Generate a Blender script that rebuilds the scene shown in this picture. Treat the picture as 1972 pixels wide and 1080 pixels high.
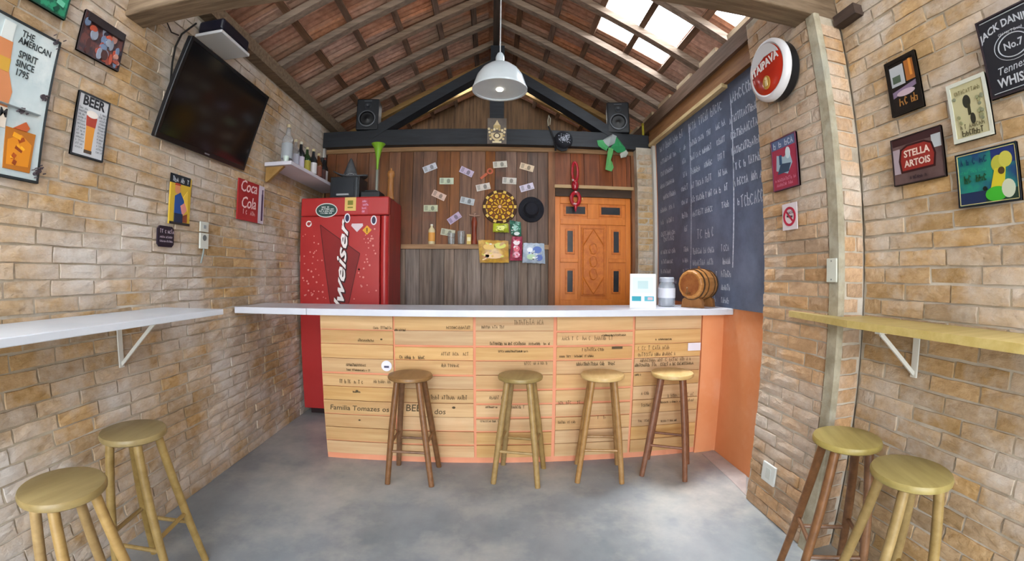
import bpy, math, random
from mathutils import Vector, Matrix
R_ = random.Random(7)
PI = math.pi
for o in list(bpy.data.objects):
    bpy.data.objects.remove(o)
SC = bpy.context.scene
COL = SC.collection

# ---------------------------------------------------------------- camera
# Action-camera wide lens: stereographic fisheye, r = 2 f tan(theta/2), f = 806 px on a 1972 px wide frame.
FPX, CX, CY, HC = 806.35, 986.0, 540.0, 1.30
PITCH, YAW, ROLL = -0.0136, -0.0438, -0.005
cam = bpy.data.cameras.new('camera')
cam.type = 'PANO'
cam.sensor_fit = 'HORIZONTAL'
cam.sensor_width = 36.0
cam.panorama_type = 'FISHEYE_LENS_POLYNOMIAL'
cam.fisheye_fov = math.radians(170)
_k = FPX * 36.0 / 1972.0                      # focal length in mm
# theta(r) = 2 atan(r / 2k), fitted by a quartic without constant term
_cf = (0.06790302811, 2.090680109e-05, -3.088887013e-05, 4.631809655e-07)
cam.fisheye_polynomial_k0 = 0.0
cam.fisheye_polynomial_k1, cam.fisheye_polynomial_k2, cam.fisheye_polynomial_k3, cam.fisheye_polynomial_k4 = [-c for c in _cf]
cam.clip_start = 0.02
camo = bpy.data.objects.new('camera', cam)
COL.objects.link(camo)
RZ = Matrix.Rotation(YAW, 3, 'Z') @ Matrix.Rotation(PITCH, 3, 'X') @ Matrix.Rotation(ROLL, 3, 'Y')
camo.matrix_world = Matrix.Translation((0, 0, HC)) @ (RZ @ Matrix.Rotation(PI / 2, 3, 'X')).to_4x4()
SC.camera = camo

# ---------------------------------------------------------------- light
def lin(h):
    h = h.lstrip('#')
    v = [int(h[i:i + 2], 16) / 255 for i in (0, 2, 4)]
    return tuple(x / 12.92 if x <= .04045 else ((x + .055) / 1.055) ** 2.4 for x in v)
SKY = 10.5
w = bpy.data.worlds.new('overcast_sky')
SC.world = w
w.use_nodes = True
bg = w.node_tree.nodes['Background']
bg.inputs[0].default_value = (0.86, 0.93, 1.0, 1)
bg.inputs[1].default_value = SKY
# hazy sun high behind the bar: comes in through the clear roof tiles only
sun = bpy.data.lights.new('hazy_sun', 'SUN')
sun.energy = 62.0; sun.angle = math.radians(24); sun.color = (1.0, .97, .92)
suno = bpy.data.objects.new('hazy_sun', sun); COL.objects.link(suno)
suno.rotation_euler = Vector((.12, -1.05, -3.1)).to_track_quat('-Z', 'Y').to_euler()
SC.view_settings.view_transform = 'Standard'
SC.view_settings.look = 'None'
SC.view_settings.gamma = 1
SC.view_settings.use_curve_mapping = False
SC.view_settings.exposure = 0.0

# portals: tell the renderer where the sky light comes in (they give off no light themselves)
def portal(name, loc, rot, sx, sy):
    l = bpy.data.lights.new(name, 'AREA')
    l.shape = 'RECTANGLE'; l.size = sx; l.size_y = sy
    l.cycles.is_portal = True
    o = bpy.data.objects.new(name, l); COL.objects.link(o)
    o.location = loc; o.rotation_euler = rot
    return o
YF = -3.0                                       # open front of the room
portal('front_portal', (-0.08, YF, 1.6), (PI / 2, 0, 0), 3.5, 3.2)

# ---------------------------------------------------------------- pixel helpers
def ray(px, py):
    u, v = px - CX, -(py - CY)
    r = math.hypot(u, v) + 1e-9
    th = 2 * math.atan(r / (2 * FPX))
    return RZ @ Vector((math.sin(th) * u / r, math.cos(th), math.sin(th) * v / r))
CAM = Vector((0, 0, HC))
def onx(px, py, X): d = ray(px, py); return CAM + d * (X / d.x)
def ony(px, py, Y): d = ray(px, py); return CAM + d * (Y / d.y)
def onz(px, py, Z): d = ray(px, py); return CAM + d * ((Z - HC) / d.z)
RZT = RZ.transposed()
def proj(p):
    l = RZT @ (Vector(p) - CAM)
    rho = math.hypot(l.x, l.z) + 1e-9
    r = 2 * FPX * math.tan(math.atan2(rho, l.y) / 2)
    return CX + r * l.x / rho, CY - r * l.z / rho

# ---------------------------------------------------------------- materials
MATS = {}
def mat(name, c1, c2=None, rough=.6, scale=(8, 8, 8), lo=.35, hi=.65, bump=0, rnd=0., metal=0., detail=4, c3=None, s3=2., lo3=.55, hi3=.75, spec=.4, coat=0., amt3=1., world=False):
    if name in MATS: return MATS[name]
    m = bpy.data.materials.new(name); MATS[name] = m
    m.use_nodes = True
    nt = m.node_tree; N = nt.nodes; L = nt.links
    b = N['Principled BSDF']
    b.inputs['Roughness'].default_value = rough
    b.inputs['Metallic'].default_value = metal
    b.inputs['Specular IOR Level'].default_value = spec
    b.inputs['Coat Weight'].default_value = coat
    col = lin(c1) + (1,)
    if c2 is None and not rnd and c3 is None:
        b.inputs['Base Color'].default_value = col
        return m
    tc = N.new('ShaderNodeTexCoord'); oi = N.new('ShaderNodeObjectInfo'); gi = N.new('ShaderNodeNewGeometry')
    rs = N.new('ShaderNodeMath'); rs.operation = 'ADD'
    L.new(oi.outputs['Random'], rs.inputs[0]); L.new(gi.outputs['Random Per Island'], rs.inputs[1])
    fr = N.new('ShaderNodeMath'); fr.operation = 'FRACT'; L.new(rs.outputs[0], fr.inputs[0])
    src = gi.outputs['Position'] if world else tc.outputs['Object']
    cur = None
    def noise(sc, off):
        mp = N.new('ShaderNodeMapping'); mp.inputs['Scale'].default_value = sc
        va = N.new('ShaderNodeVectorMath'); va.operation = 'SCALE'; va.inputs[0].default_value = (37, 53, 71)
        L.new(fr.outputs[0], va.inputs['Scale'])
        L.new(src, mp.inputs['Vector'])
        ad = N.new('ShaderNodeVectorMath'); ad.operation = 'ADD'
        L.new(mp.outputs[0], ad.inputs[0])
        if off: L.new(va.outputs[0], ad.inputs[1])
        n = N.new('ShaderNodeTexNoise'); n.inputs['Scale'].default_value = 1; n.inputs['Detail'].default_value = detail
        n.inputs['Roughness'].default_value = .6
        L.new(ad.outputs[0], n.inputs['Vector'])
        return n
    n1 = noise(scale, not world)
    mr = N.new('ShaderNodeMapRange'); mr.inputs['From Min'].default_value = lo; mr.inputs['From Max'].default_value = hi
    L.new(n1.outputs['Fac'], mr.inputs['Value'])
    mx = N.new('ShaderNodeMix'); mx.data_type = 'RGBA'
    mx.inputs[6].default_value = col; mx.inputs[7].default_value = lin(c2 or c1) + (1,)
    L.new(mr.outputs[0], mx.inputs[0]); cur = mx.outputs[2]
    if rnd:
        hs = N.new('ShaderNodeHueSaturation')
        m2 = N.new('ShaderNodeMapRange'); m2.inputs['To Min'].default_value = 1 - rnd; m2.inputs['To Max'].default_value = 1 + rnd
        L.new(fr.outputs[0], m2.inputs['Value']); L.new(m2.outputs[0], hs.inputs['Value'])
        f2 = N.new('ShaderNodeMath'); f2.operation = 'MULTIPLY'; f2.inputs[1].default_value = 7.31; L.new(fr.outputs[0], f2.inputs[0])
        f3 = N.new('ShaderNodeMath'); f3.operation = 'FRACT'; L.new(f2.outputs[0], f3.inputs[0])
        m3 = N.new('ShaderNodeMapRange'); m3.inputs['To Min'].default_value = 1 - rnd; m3.inputs['To Max'].default_value = 1 + rnd
        L.new(f3.outputs[0], m3.inputs['Value']); L.new(m3.outputs[0], hs.inputs['Saturation'])
        L.new(cur, hs.inputs['Color']); cur = hs.outputs[0]
    if c3 is not None:
        mp = N.new('ShaderNodeMapping'); mp.inputs['Scale'].default_value = (s3, s3, s3)
        L.new(gi.outputs['Position'], mp.inputs['Vector'])
        n3 = N.new('ShaderNodeTexNoise'); n3.inputs['Scale'].default_value = 1; n3.inputs['Detail'].default_value = 6; n3.inputs['Roughness'].default_value = .65
        L.new(mp.outputs[0], n3.inputs['Vector'])
        r3 = N.new('ShaderNodeMapRange'); r3.inputs['From Min'].default_value = lo3; r3.inputs['From Max'].default_value = hi3; r3.inputs['To Max'].default_value = amt3
        L.new(n3.outputs['Fac'], r3.inputs['Value'])
        x3 = N.new('ShaderNodeMix'); x3.data_type = 'RGBA'; x3.inputs[7].default_value = lin(c3) + (1,)
        L.new(r3.outputs[0], x3.inputs[0]); L.new(cur, x3.inputs[6]); cur = x3.outputs[2]
    L.new(cur, b.inputs['Base Color'])
    if bump:
        bp = N.new('ShaderNodeBump'); bp.inputs['Strength'].default_value = bump; bp.inputs['Distance'].default_value = .01
        L.new(n1.outputs['Fac'], bp.inputs['Height']); L.new(bp.outputs[0], b.inputs['Normal'])
    return m
def flat(h, rough=.55, **k): return mat('paint_' + h.lstrip('#') + '_%d' % int(rough * 100), h, rough=rough, **k)
def glassy(name, h, alpha=.35, rough=.05):
    m = mat(name, h, rough=rough, spec=.6)
    b = m.node_tree.nodes['Principled BSDF']; b.inputs['Alpha'].default_value = alpha
    return m
def emit(name, h, s):
    m = mat(name, h); b = m.node_tree.nodes['Principled BSDF']
    b.inputs['Emission Color'].default_value = lin(h) + (1,); b.inputs['Emission Strength'].default_value = s
    return m

# ---------------------------------------------------------------- mesh builder
class MB:
    def __init__(s): s.v = []; s.f = []; s.mi = []; s.m = []
    def _m(s, material):
        if material is None: return 0
        if material not in s.m: s.m.append(material)
        return s.m.index(material)
    def add(s, vs, fs, material=None):
        b = len(s.v); k = s._m(material)
        s.v += [tuple(v) for v in vs]; s.f += [tuple(b + i for i in f) for f in fs]; s.mi += [k] * len(fs)
        return s
    def box(s, a, b, material=None):
        (x0, y0, z0), (x1, y1, z1) = a, b
        x0, x1 = min(x0, x1), max(x0, x1); y0, y1 = min(y0, y1), max(y0, y1); z0, z1 = min(z0, z1), max(z0, z1)
        return s.add([(x0, y0, z0), (x1, y0, z0), (x1, y1, z0), (x0, y1, z0), (x0, y0, z1), (x1, y0, z1), (x1, y1, z1), (x0, y1, z1)],
                     [(3, 2, 1, 0), (4, 5, 6, 7), (0, 1, 5, 4), (1, 2, 6, 5), (2, 3, 7, 6), (3, 0, 4, 7)], material)
    def prism(s, pts, z0, z1, material=None):            # polygon in xy, extruded in z
        n = len(pts)
        a = sum(pts[i][0] * pts[(i + 1) % n][1] - pts[(i + 1) % n][0] * pts[i][1] for i in range(n))
        if a < 0: pts = pts[::-1]
        vs = [(p[0], p[1], z0) for p in pts] + [(p[0], p[1], z1) for p in pts]
        fs = [tuple(range(n))[::-1], tuple(range(n, 2 * n))] + [(i, (i + 1) % n, n + (i + 1) % n, n + i) for i in range(n)]
        return s.add(vs, fs, material)
    def rect(s, cx, cy, w_, h_, z0, z1, ang=0, material=None):
        c, d = math.cos(ang), math.sin(ang)
        return s.prism([(cx + c * a * w_ / 2 - d * b * h_ / 2, cy + d * a * w_ / 2 + c * b * h_ / 2) for a, b in ((-1, -1), (1, -1), (1, 1), (-1, 1))], z0, z1, material)
    def disc(s, cx, cy, r, z0, z1, n=20, material=None, ry=None):
        return s.prism([(cx + r * math.cos(2 * PI * i / n), cy + (ry or r) * math.sin(2 * PI * i / n)) for i in range(n)], z0, z1, material)
    def ring(s, cx, cy, r0, r1, z0, z1, n=28, material=None, asp=1.0):
        vs = []
        for r, z in ((r0, z0), (r1, z0), (r1, z1), (r0, z1)):
            vs += [(cx + r * math.cos(2 * PI * i / n), cy + asp * r * math.sin(2 * PI * i / n), z) for i in range(n)]
        fs = []
        for k in range(4):
            for i in range(n):
                j = (i + 1) % n; kk = (k + 1) % 4
                fs.append((k * n + i, k * n + j, kk * n + j, kk * n + i))
        return s.add(vs, [f[::-1] for f in fs], material)
    def lathe(s, prof, n=20, material=None, ax='z', org=(0, 0, 0)):   # prof [(r, h)], bottom to top
        vs = []; fs = []
        for r, h in prof:
            for i in range(n):
                a = 2 * PI * i / n; p = (r * math.cos(a), r * math.sin(a), h)
                if ax == 'x': p = (p[2], p[0], p[1])
                if ax == 'y': p = (p[1], p[2], p[0])
                vs.append((p[0] + org[0], p[1] + org[1], p[2] + org[2]))
        for k in range(len(prof) - 1):
            for i in range(n):
                j = (i + 1) % n
                fs.append((k * n + i, k * n + j, (k + 1) * n + j, (k + 1) * n + i))
        if prof[0][0] > 1e-6: fs.append(tuple(range(n))[::-1])
        if prof[-1][0] > 1e-6: fs.append(tuple(range((len(prof) - 1) * n, len(prof) * n)))
        return s.add(vs, fs, material)
    def tube(s, pts, rad, n=8, material=None, closed=False):
        pts = [Vector(p) for p in pts]; m = len(pts); vs = []; fs = []
        rad = rad if isinstance(rad, (list, tuple)) else [rad] * m
        up = None
        for i, p in enumerate(pts):
            if closed: t = pts[(i + 1) % m] - pts[i - 1]
            else: t = pts[min(i + 1, m - 1)] - pts[max(i - 1, 0)]
            t.normalize()
            if up is None: up = Vector((0, 0, 1)) if abs(t.z) < .9 else Vector((1, 0, 0))
            a = t.cross(up).normalized(); up = a.cross(t).normalized()
            for k in range(n):
                q = 2 * PI * k / n
                vs.append(p + rad[i] * (a * math.cos(q) + up * math.sin(q)))
        for i in range(m if closed else m - 1):
            for k in range(n):
                i2 = (i + 1) % m; k2 = (k + 1) % n
                fs.append((i * n + k, i2 * n + k, i2 * n + k2, i * n + k2))
        if not closed:
            fs.append(tuple(range(n))); fs.append(tuple(range((m - 1) * n, m * n))[::-1])
        return s.add(vs, [f[::-1] for f in fs], material)
    def beam(s, p, q, w_, h_, up=(0, 0, 1), material=None):          # rectangular bar from p to q
        p, q = Vector(p), Vector(q); t = (q - p).normalized(); a = t.cross(Vector(up)).normalized(); u = a.cross(t)
        vs = [e + a * (i * w_ / 2) + u * (j * h_ / 2) for e in (p, q) for i, j in ((-1, -1), (1, -1), (1, 1), (-1, 1))]
        return s.add(vs, [(0, 1, 2, 3), (7, 6, 5, 4), (0, 4, 5, 1), (1, 5, 6, 2), (2, 6, 7, 3), (3, 7, 4, 0)], material)
    def ribbon(s, pts, wd, z, material=None):                         # flat stroke in the xy plane
        vs = []; fs = []
        m = len(pts)
        for i in range(m):
            a = pts[max(i - 1, 0)]; b = pts[min(i + 1, m - 1)]
            dx, dy = b[0] - a[0], b[1] - a[1]; l = math.hypot(dx, dy) + 1e-9
            nx, ny = -dy / l * wd / 2, dx / l * wd / 2
            vs += [(pts[i][0] - nx, pts[i][1] - ny, z), (pts[i][0] + nx, pts[i][1] + ny, z)]
        fs = [(2 * i, 2 * i + 2, 2 * i + 3, 2 * i + 1) for i in range(m - 1)]
        return s.add(vs, fs, material)
    def mesh(s, name, material=None, smooth=False):
        me = bpy.data.meshes.new(name)
        me.from_pydata(s.v, [], s.f)
        for mm in (s.m or ([material] if material else [])): me.materials.append(mm)
        if s.m: me.polygons.foreach_set('material_index', s.mi)
        if smooth:
            me.polygons.foreach_set('use_smooth', [True] * len(me.polygons))
            try: me.set_sharp_from_angle(angle=math.radians(40))
            except Exception: pass
        me.update()
        return me
    def build(s, name, material=None, parent=None, loc=(0, 0, 0), rot=(0, 0, 0), smooth=False, bevel=0, **tags):
        return place(name, s.mesh(name, material, smooth), parent, loc, rot, bevel, **tags)

def place(name, me, parent=None, loc=(0, 0, 0), rot=(0, 0, 0), bevel=0, label=None, cat=None, group=None, kind=None):
    o = bpy.data.objects.new(name, me); COL.objects.link(o)
    o.location = loc; o.rotation_euler = rot
    if parent: o.parent = parent
    if bevel:
        b = o.modifiers.new('bevel', 'BEVEL'); b.width = bevel; b.segments = 2; b.limit_method = 'ANGLE'
    tag(o, label, cat, group, kind)
    return o
def tag(o, label=None, cat=None, group=None, kind=None):
    if label: o['label'] = label
    if cat: o['category'] = cat
    if group: o['group'] = group
    if kind: o['kind'] = kind
    return o
def thing(name, label, cat, loc=(0, 0, 0), rot=(0, 0, 0), group=None, kind=None):
    return place(name, None, None, loc, rot, 0, label, cat, group, kind)
def dup(o, parent=None):
    c = o.copy(); COL.objects.link(c)
    if parent: c.parent = parent
    for ch in list(o.children): dup(ch, c)
    return c
# frames whose local x = right, y = up, z = towards the viewer
ROT = {'left': Matrix(((0, 0, 1), (1, 0, 0), (0, 1, 0))).to_euler(), 'right': Matrix(((0, 0, -1), (-1, 0, 0), (0, 1, 0))).to_euler(),
       'back': Matrix(((1, 0, 0), (0, 0, -1), (0, 1, 0))).to_euler()}
def text_mesh(body, size, bold=0., shear=0., sx=1., align='CENTER', space=1., depth=.0006, arch=0.):
    cu = bpy.data.curves.new('lettering', 'FONT')
    cu.body = body; cu.size = size; cu.align_x = align; cu.align_y = 'CENTER'; cu.extrude = depth / 2; cu.offset = bold; cu.shear = shear
    cu.space_character = space; cu.resolution_u = 2
    o = bpy.data.objects.new('tmp', cu); COL.objects.link(o)
    dg = bpy.context.evaluated_depsgraph_get()
    me = bpy.data.meshes.new_from_object(o.evaluated_get(dg))
    bpy.data.objects.remove(o)
    for v in me.vertices:
        v.co.x *= sx
        if arch: v.co.y -= arch * v.co.x * v.co.x
    me.materials.clear()
    return me
def text(body, size, m, parent, x, y, z, ang=0., name='lettering', **k):
    me = text_mesh(body, size, **k); me.materials.append(m)
    o = place(name, me, parent, (x, y, z), (0, 0, ang))
    return o
def scribble(mb, x, y, wd, h, z, stroke, m=None, rng=R_, slope=0., cw=.62):
    """a line of illegible handwriting: letter-like strokes"""
    cx = x
    while cx < x + wd:
        lw = h * cw * rng.uniform(.7, 1.3)
        if rng.random() < .16: cx += lw; continue
        k = rng.randint(0, 4); yy = y + slope * (cx - x)
        g = h * rng.uniform(.8, 1.1); j = lambda a: a + rng.uniform(-.08, .08) * h
        if k == 0: P = [[(cx, yy), (cx + lw * .1, yy + g)], [(cx, yy + g * .5), (j(cx + lw * .6), j(yy + g * .6)), (j(cx + lw * .7), yy)]]
        elif k == 1: P = [[(cx + lw * .7, j(yy + g * .8)), (cx + lw * .3, yy + g), (cx, j(yy + g * .5)), (cx + lw * .3, yy), (cx + lw * .7, j(yy + g * .2))]]
        elif k == 2: P = [[(cx, yy), (j(cx + lw * .35), yy + g), (cx + lw * .7, yy)], [(cx + lw * .15, yy + g * .4), (cx + lw * .6, yy + g * .4)]]
        elif k == 3: P = [[(cx + lw * .3, yy), (cx + lw * .3, yy + g)], [(cx, j(yy + g)), (cx + lw * .7, j(yy + g))]]
        else: P = [[(cx, yy + g), (cx, yy), (cx + lw * .6, j(yy)), (cx + lw * .65, yy + g * .5), (cx, yy + g * .55)]]
        for p in P: mb.ribbon(p, stroke, z, m)
        cx += lw
    return mb

# ================================================================ STRUCTURE
XL, XP, XR, XR2, YB, YE = -1.78, 1.46, 1.62, 1.64, 4.2, 5.6
P0, P1 = 1.44, 2.02                              # the brick pier runs from y = P0 to P1
ZR, SL = 3.85, 0.53                              # rafter underside: z = ZR - SL |x|
AL = math.atan(SL); CA, SA = math.cos(AL), math.sin(AL)

m_mortar = mat('mortar', '#b5a893', '#988b79', rough=.95, scale=(9, 9, 9), bump=.6, c3='#cdc6ba', s3=2.2, lo3=.42, hi3=.68)
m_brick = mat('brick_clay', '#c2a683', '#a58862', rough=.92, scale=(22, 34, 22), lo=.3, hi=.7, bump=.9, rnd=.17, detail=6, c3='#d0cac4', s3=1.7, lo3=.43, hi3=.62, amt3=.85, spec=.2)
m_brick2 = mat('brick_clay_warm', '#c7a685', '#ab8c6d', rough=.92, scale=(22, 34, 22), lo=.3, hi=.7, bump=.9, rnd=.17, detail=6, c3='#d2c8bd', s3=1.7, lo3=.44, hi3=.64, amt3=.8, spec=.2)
m_floor = mat('polished_concrete', '#989da1', '#757d84', rough=.30, scale=(2.6, 2.0, 2.2), lo=.32, hi=.68, detail=9, c3='#bdbbb4', s3=1.1, lo3=.46, hi3=.70, world=True, spec=.45)
m_rafter = mat('rafter_wood', '#988474', '#756455', rough=.8, scale=(3, 40, 40), bump=.25, rnd=.12)
m_batten = mat('batten_wood', '#7d604d', '#5a4436', rough=.85, scale=(40, 4, 40), rnd=.2)
m_beam = mat('old_beam_wood', '#84705a', '#63523f', rough=.8, scale=(4, 40, 40), bump=.3)
m_black = mat('black_painted_wood', '#262a31', '#1c1f25', rough=.55, scale=(4, 30, 30))
m_plank = mat('dark_plank', '#80583c', '#533626', rough=.6, scale=(30, 2.2, 30), rnd=.32, bump=.2, lo=.3, hi=.7, c3='#7d4526', s3=1.7, lo3=.52, hi3=.68, amt3=.7)
m_plank_low = mat('weathered_plank', '#8c7a6c', '#5a4b40', rough=.7, scale=(34, 2.0, 34), rnd=.25, bump=.25, lo=.3, hi=.7)
m_plank_red = mat('red_plank', '#8e5130', '#6b3a20', rough=.6, scale=(30, 2.2, 30), rnd=.2, bump=.2)
m_trim = mat('pale_trim_wood', '#a5805c', '#86643f', rough=.6, scale=(3, 40, 40))
m_tile = mat('roof_tile_clay', '#cd9e86', '#ad8069', rough=.9, scale=(22, 22, 22), rnd=.22, bump=.3, c3='#a8937f', s3=2.0, lo3=.5, hi3=.75, spec=.2)
m_orange = mat('orange_plaster', '#e69c6c', '#e0925f', rough=.7, scale=(3, 3, 3), c3='#eab292', s3=1.6, lo3=.5, hi3=.75)
m_conc = mat('bare_concrete', '#b0a893', '#938a74', rough=.92, scale=(14, 14, 14), bump=.8, c3='#a9a99c', s3=3)

def struct(o, label, cat): return tag(o, label, cat, kind='structure')

# floor and the ground outside
fl = struct(MB().box((-2.0, YF - .05, -.12), (1.9, YE, 0)).build('floor', m_floor), 'polished grey concrete floor with lighter worn patches', 'floor')
struct(MB().box((-14, -16, -.18), (14, YF - .05, -.02)).build('ground_outside', mat('yard_ground', '#8d8a80', '#77746a', rough=.95, scale=(1, 1, 1))), 'plain concrete yard outside the open front', 'ground')

def brick_mesh(rng, L=.212, Hh=.057, D=.035, m=None):
    nx, ny = 4, 3; mb = MB(); vs = []
    for j in range(ny):
        for i in range(nx):
            e = (i in (0, nx - 1)); g = (j in (0, ny - 1))
            vs.append((L * (i / (nx - 1) - .5) + rng.uniform(-.0025, .0025), Hh * (j / (ny - 1) - .5) + rng.uniform(-.003, .003),
                       (-.004 if (e or g) else 0) + rng.uniform(-.0022, .0015)))
    fs = [(j * nx + i, j * nx + i + 1, (j + 1) * nx + i + 1, (j + 1) * nx + i) for j in range(ny - 1) for i in range(nx - 1)]
    rim = [i for i in range(nx)] + [nx - 1 + nx * j for j in range(1, ny)] + [nx * (ny - 1) + i for i in range(nx - 2, -1, -1)] + [nx * j for j in range(ny - 2, 0, -1)]
    b = len(vs); vs += [(vs[i][0], vs[i][1], -D) for i in rim]; n = len(rim)
    fs += [(rim[(k + 1) % n], rim[k], b + k, b + (k + 1) % n) for k in range(n)]
    return vs, fs
BV = [brick_mesh(random.Random(100 + i)) for i in range(10)]
def brick_wall(root, u0, u1, v0, v1, mtl, lim=300, hide=None, seed=1, L=.212, pitch=.223, course=.0672, out=0., name='brick'):
    """bricks on the local xy face of root; the largest in view are objects, the rest one joined part"""
    rng = random.Random(seed); mw = root.matrix_basis.copy()
    meshes = []
    for vs, fs in BV:
        me = MB().add(vs, fs).mesh(name, mtl); meshes.append(me)
    cand = []
    nrow = int((v1 - v0) / course) + 1
    for r in range(nrow):
        cy = v0 + (r + .5) * course
        if cy > v1 - course * .3: break
        x = u0 - (pitch * .5 if r % 2 else 0) + rng.uniform(-.02, .02)
        while x < u1 - .02:
            ln = pitch * rng.uniform(.93, 1.07)
            a, b = max(x, u0), min(x + ln, u1)
            x += ln
            if b - a < .04: continue
            cx, ll = (a + b) / 2, (b - a) - .011
            if hide and hide(cx, cy): continue
            z = out + rng.uniform(-.004, .003); rz = rng.gauss(0, .006); hy = rng.uniform(.94, 1.05)
            pc = [proj(mw @ Vector((cx + s * ll / 2, cy + t * .028, 0))) for s, t in ((-1, -1), (1, -1), (1, 1), (-1, 1))]
            cw = mw @ Vector((cx, cy, 0))
            ar = abs(sum(pc[i][0] * pc[(i + 1) % 4][1] - pc[(i + 1) % 4][0] * pc[i][1] for i in range(4))) / 2
            mx, my = sum(p[0] for p in pc) / 4, sum(p[1] for p in pc) / 4
            vis = -30 < mx < 2002 and -25 < my < 1105 and cw.y > .15
            cand.append((ar if vis else -1, cx, cy, ll, z, rz, hy, rng.randrange(10)))
    cand.sort(key=lambda c: -c[0])
    rest = MB()
    for k, (ar, cx, cy, ll, z, rz, hy, vi) in enumerate(cand):
        if k < lim and ar > 0:
            o = bpy.data.objects.new(name, meshes[vi]); COL.objects.link(o); o.parent = root
            o.location = (cx, cy, z); o.rotation_euler = (0, 0, rz); o.scale = (ll / L, hy, 1)
        else:
            vs, fs = BV[vi]; c, s = math.cos(rz), math.sin(rz); q = ll / L
            rest.add([(cx + c * v[0] * q - s * v[1] * hy, cy + s * v[0] * q + c * v[1] * hy, z + v[2]) for v in vs], fs)
    if rest.v: rest.build('far_bricks', mtl, root, kind='stuff')

# left wall
wl = MB().box((0, 0, -.22), (YE - YF, 2.93, -.0105)).build('wall_left', m_mortar, None, (XL, YF, 0), ROT['left'])
struct(wl, 'rough beige brick wall behind the television and beer signs', 'wall')
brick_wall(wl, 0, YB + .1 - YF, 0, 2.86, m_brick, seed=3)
# right wall, front part (local x runs towards the camera)
wr = MB().box((0, 0, -.22), (P0 + .02 - YF, 2.93, -.0105)).build('wall_right', m_mortar, None, (XR, P0 + .02, 0), ROT['right'])
struct(wr, 'rough beige brick wall behind the yellow shelf and framed signs', 'wall')
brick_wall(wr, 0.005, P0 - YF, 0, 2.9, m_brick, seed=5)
# pier: inner face, face towards the open front
wp = MB().box((0, 0, -.30), (P1 - P0 - .03, 2.53, -.0105)).build('wall_pillar', m_mortar, None, (XP, P1, 0), ROT['right'])
struct(wp, 'brick pier beside the chalkboard with a smooth concrete corner strip', 'pillar')
MB().box((0, 2.50, -.30), (P1 - 1.63, 2.79, -.0105)).build('upper_block', m_mortar, wp)
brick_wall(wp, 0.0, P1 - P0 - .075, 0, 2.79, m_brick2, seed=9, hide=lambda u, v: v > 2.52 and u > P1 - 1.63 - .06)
pf = MB().box((.012, 0, -.05), (XR - XP, 2.53, -.0105)).build('pillar_front', m_mortar, None, (XP, P0 + .008, 0), ROT['back'])
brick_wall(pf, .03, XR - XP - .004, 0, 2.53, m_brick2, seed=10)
for ch in list(pf.children):
    ch.matrix_basis = wp.matrix_basis.inverted() @ pf.matrix_basis @ ch.matrix_basis; ch.parent = wp
pf.matrix_basis = wp.matrix_basis.inverted() @ pf.matrix_basis; pf.parent = wp; pf.name = 'front_face'
sw = P1 - P0
MB().prism([(sw - .072, -.02), (sw - .07, .002), (sw - .012, .002), (sw - .004, -.004), (sw - .004, -.028), (sw - .02, -.028)], 0, 2.53).build('concrete_strip', m_conc, wp, (0, 0, 0), (-PI / 2, 0, 0))
for ch in wp.children:
    if ch.name.startswith('concrete_strip'):
        # prism is drawn in (x, depth); stand it up along local y
        ch.matrix_basis = Matrix(((1, 0, 0, 0), (0, 0, 1, 0), (0, 1, 0, 0), (0, 0, 0, 1)))
# right wall, rear part: orange plaster below, chalkboard above
wo = struct(MB().box((XR2, P1 - .3, 0), (XR2 + .2, YE, 2.86)).build('wall_right_rear', m_orange), 'smooth orange plastered wall below the chalkboard', 'wall')
# back pier of small bricks between door and chalkboard
wb = MB().box((0, 0, -.16), (.2, 2.62, -.008)).build('wall_corner_pier', m_mortar, None, (1.45, 4.06, 0), ROT['back'])
struct(wb, 'narrow brick pier between the orange door and the chalkboard', 'pillar')
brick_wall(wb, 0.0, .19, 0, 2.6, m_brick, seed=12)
struct(MB().box((1.605, 4.0, .0), (1.637, 4.045, 2.66)).build('trim_1', flat('#c9c6c0')), 'white vertical batten at the far edge of the chalkboard', 'trim')

# back plank wall -------------------------------------------------
ZT = 2.555
wk = struct(MB().box((XL, YB, 0), (.57, YB + .05, ZT)).build('wall_back', mat('plank_backing', '#2b1d14', rough=.9)), 'dark vertical plank wall behind the bar with a mid rail', 'wall')
rng = random.Random(21)
def planks(x0, x1, z0, z1, m, parent, wd=.118, nm='plank'):
    x = x0
    while x < x1 - .02:
        ww = min(wd * rng.uniform(.8, 1.2), x1 - x)
        if x1 - x - ww < .03: ww = x1 - x
        d = rng.uniform(.016, .024)
        MB().box((-ww / 2 + .002, -(z1 - z0) / 2, 0), (ww / 2 - .002, (z1 - z0) / 2, d)).build(nm, m, parent, (x + ww / 2, YB, (z0 + z1) / 2), ROT['back'])
        x += ww
planks(-1.76, .545, 1.575, ZT, m_plank, wk)
planks(-1.02, .545, .0, 1.575, m_plank_low, wk)
MB().box((-.93, YB - .055, 1.555), (.545, YB - .02, 1.60)).build('mid_rail', m_trim, wk)
wd_ = struct(MB().box((.57, YB + .0, 2.20), (1.45, YB + .05, ZT)).build('wall_over_door', mat('plank_backing', '#2b1d14')), 'reddish brown planks over the orange door', 'wall')
planks(.615, 1.42, 2.205, ZT, m_plank_red, wd_, wd=.16)
jb = struct(MB().box((.545, YB - .05, 0), (.612, YB + .05, ZT)).build('trim_2', mat('jamb_wood', '#8a5a38', '#6d4426', rough=.6, scale=(30, 30, 3))), 'brown wooden post left of the orange door', 'trim')
struct(MB().box((1.418, YB - .05, 0), (1.468, YB + .05, ZT)).build('trim_3', mat('jamb_wood', '#8a5a38')), 'brown wooden post right of the orange door', 'trim')
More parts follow.
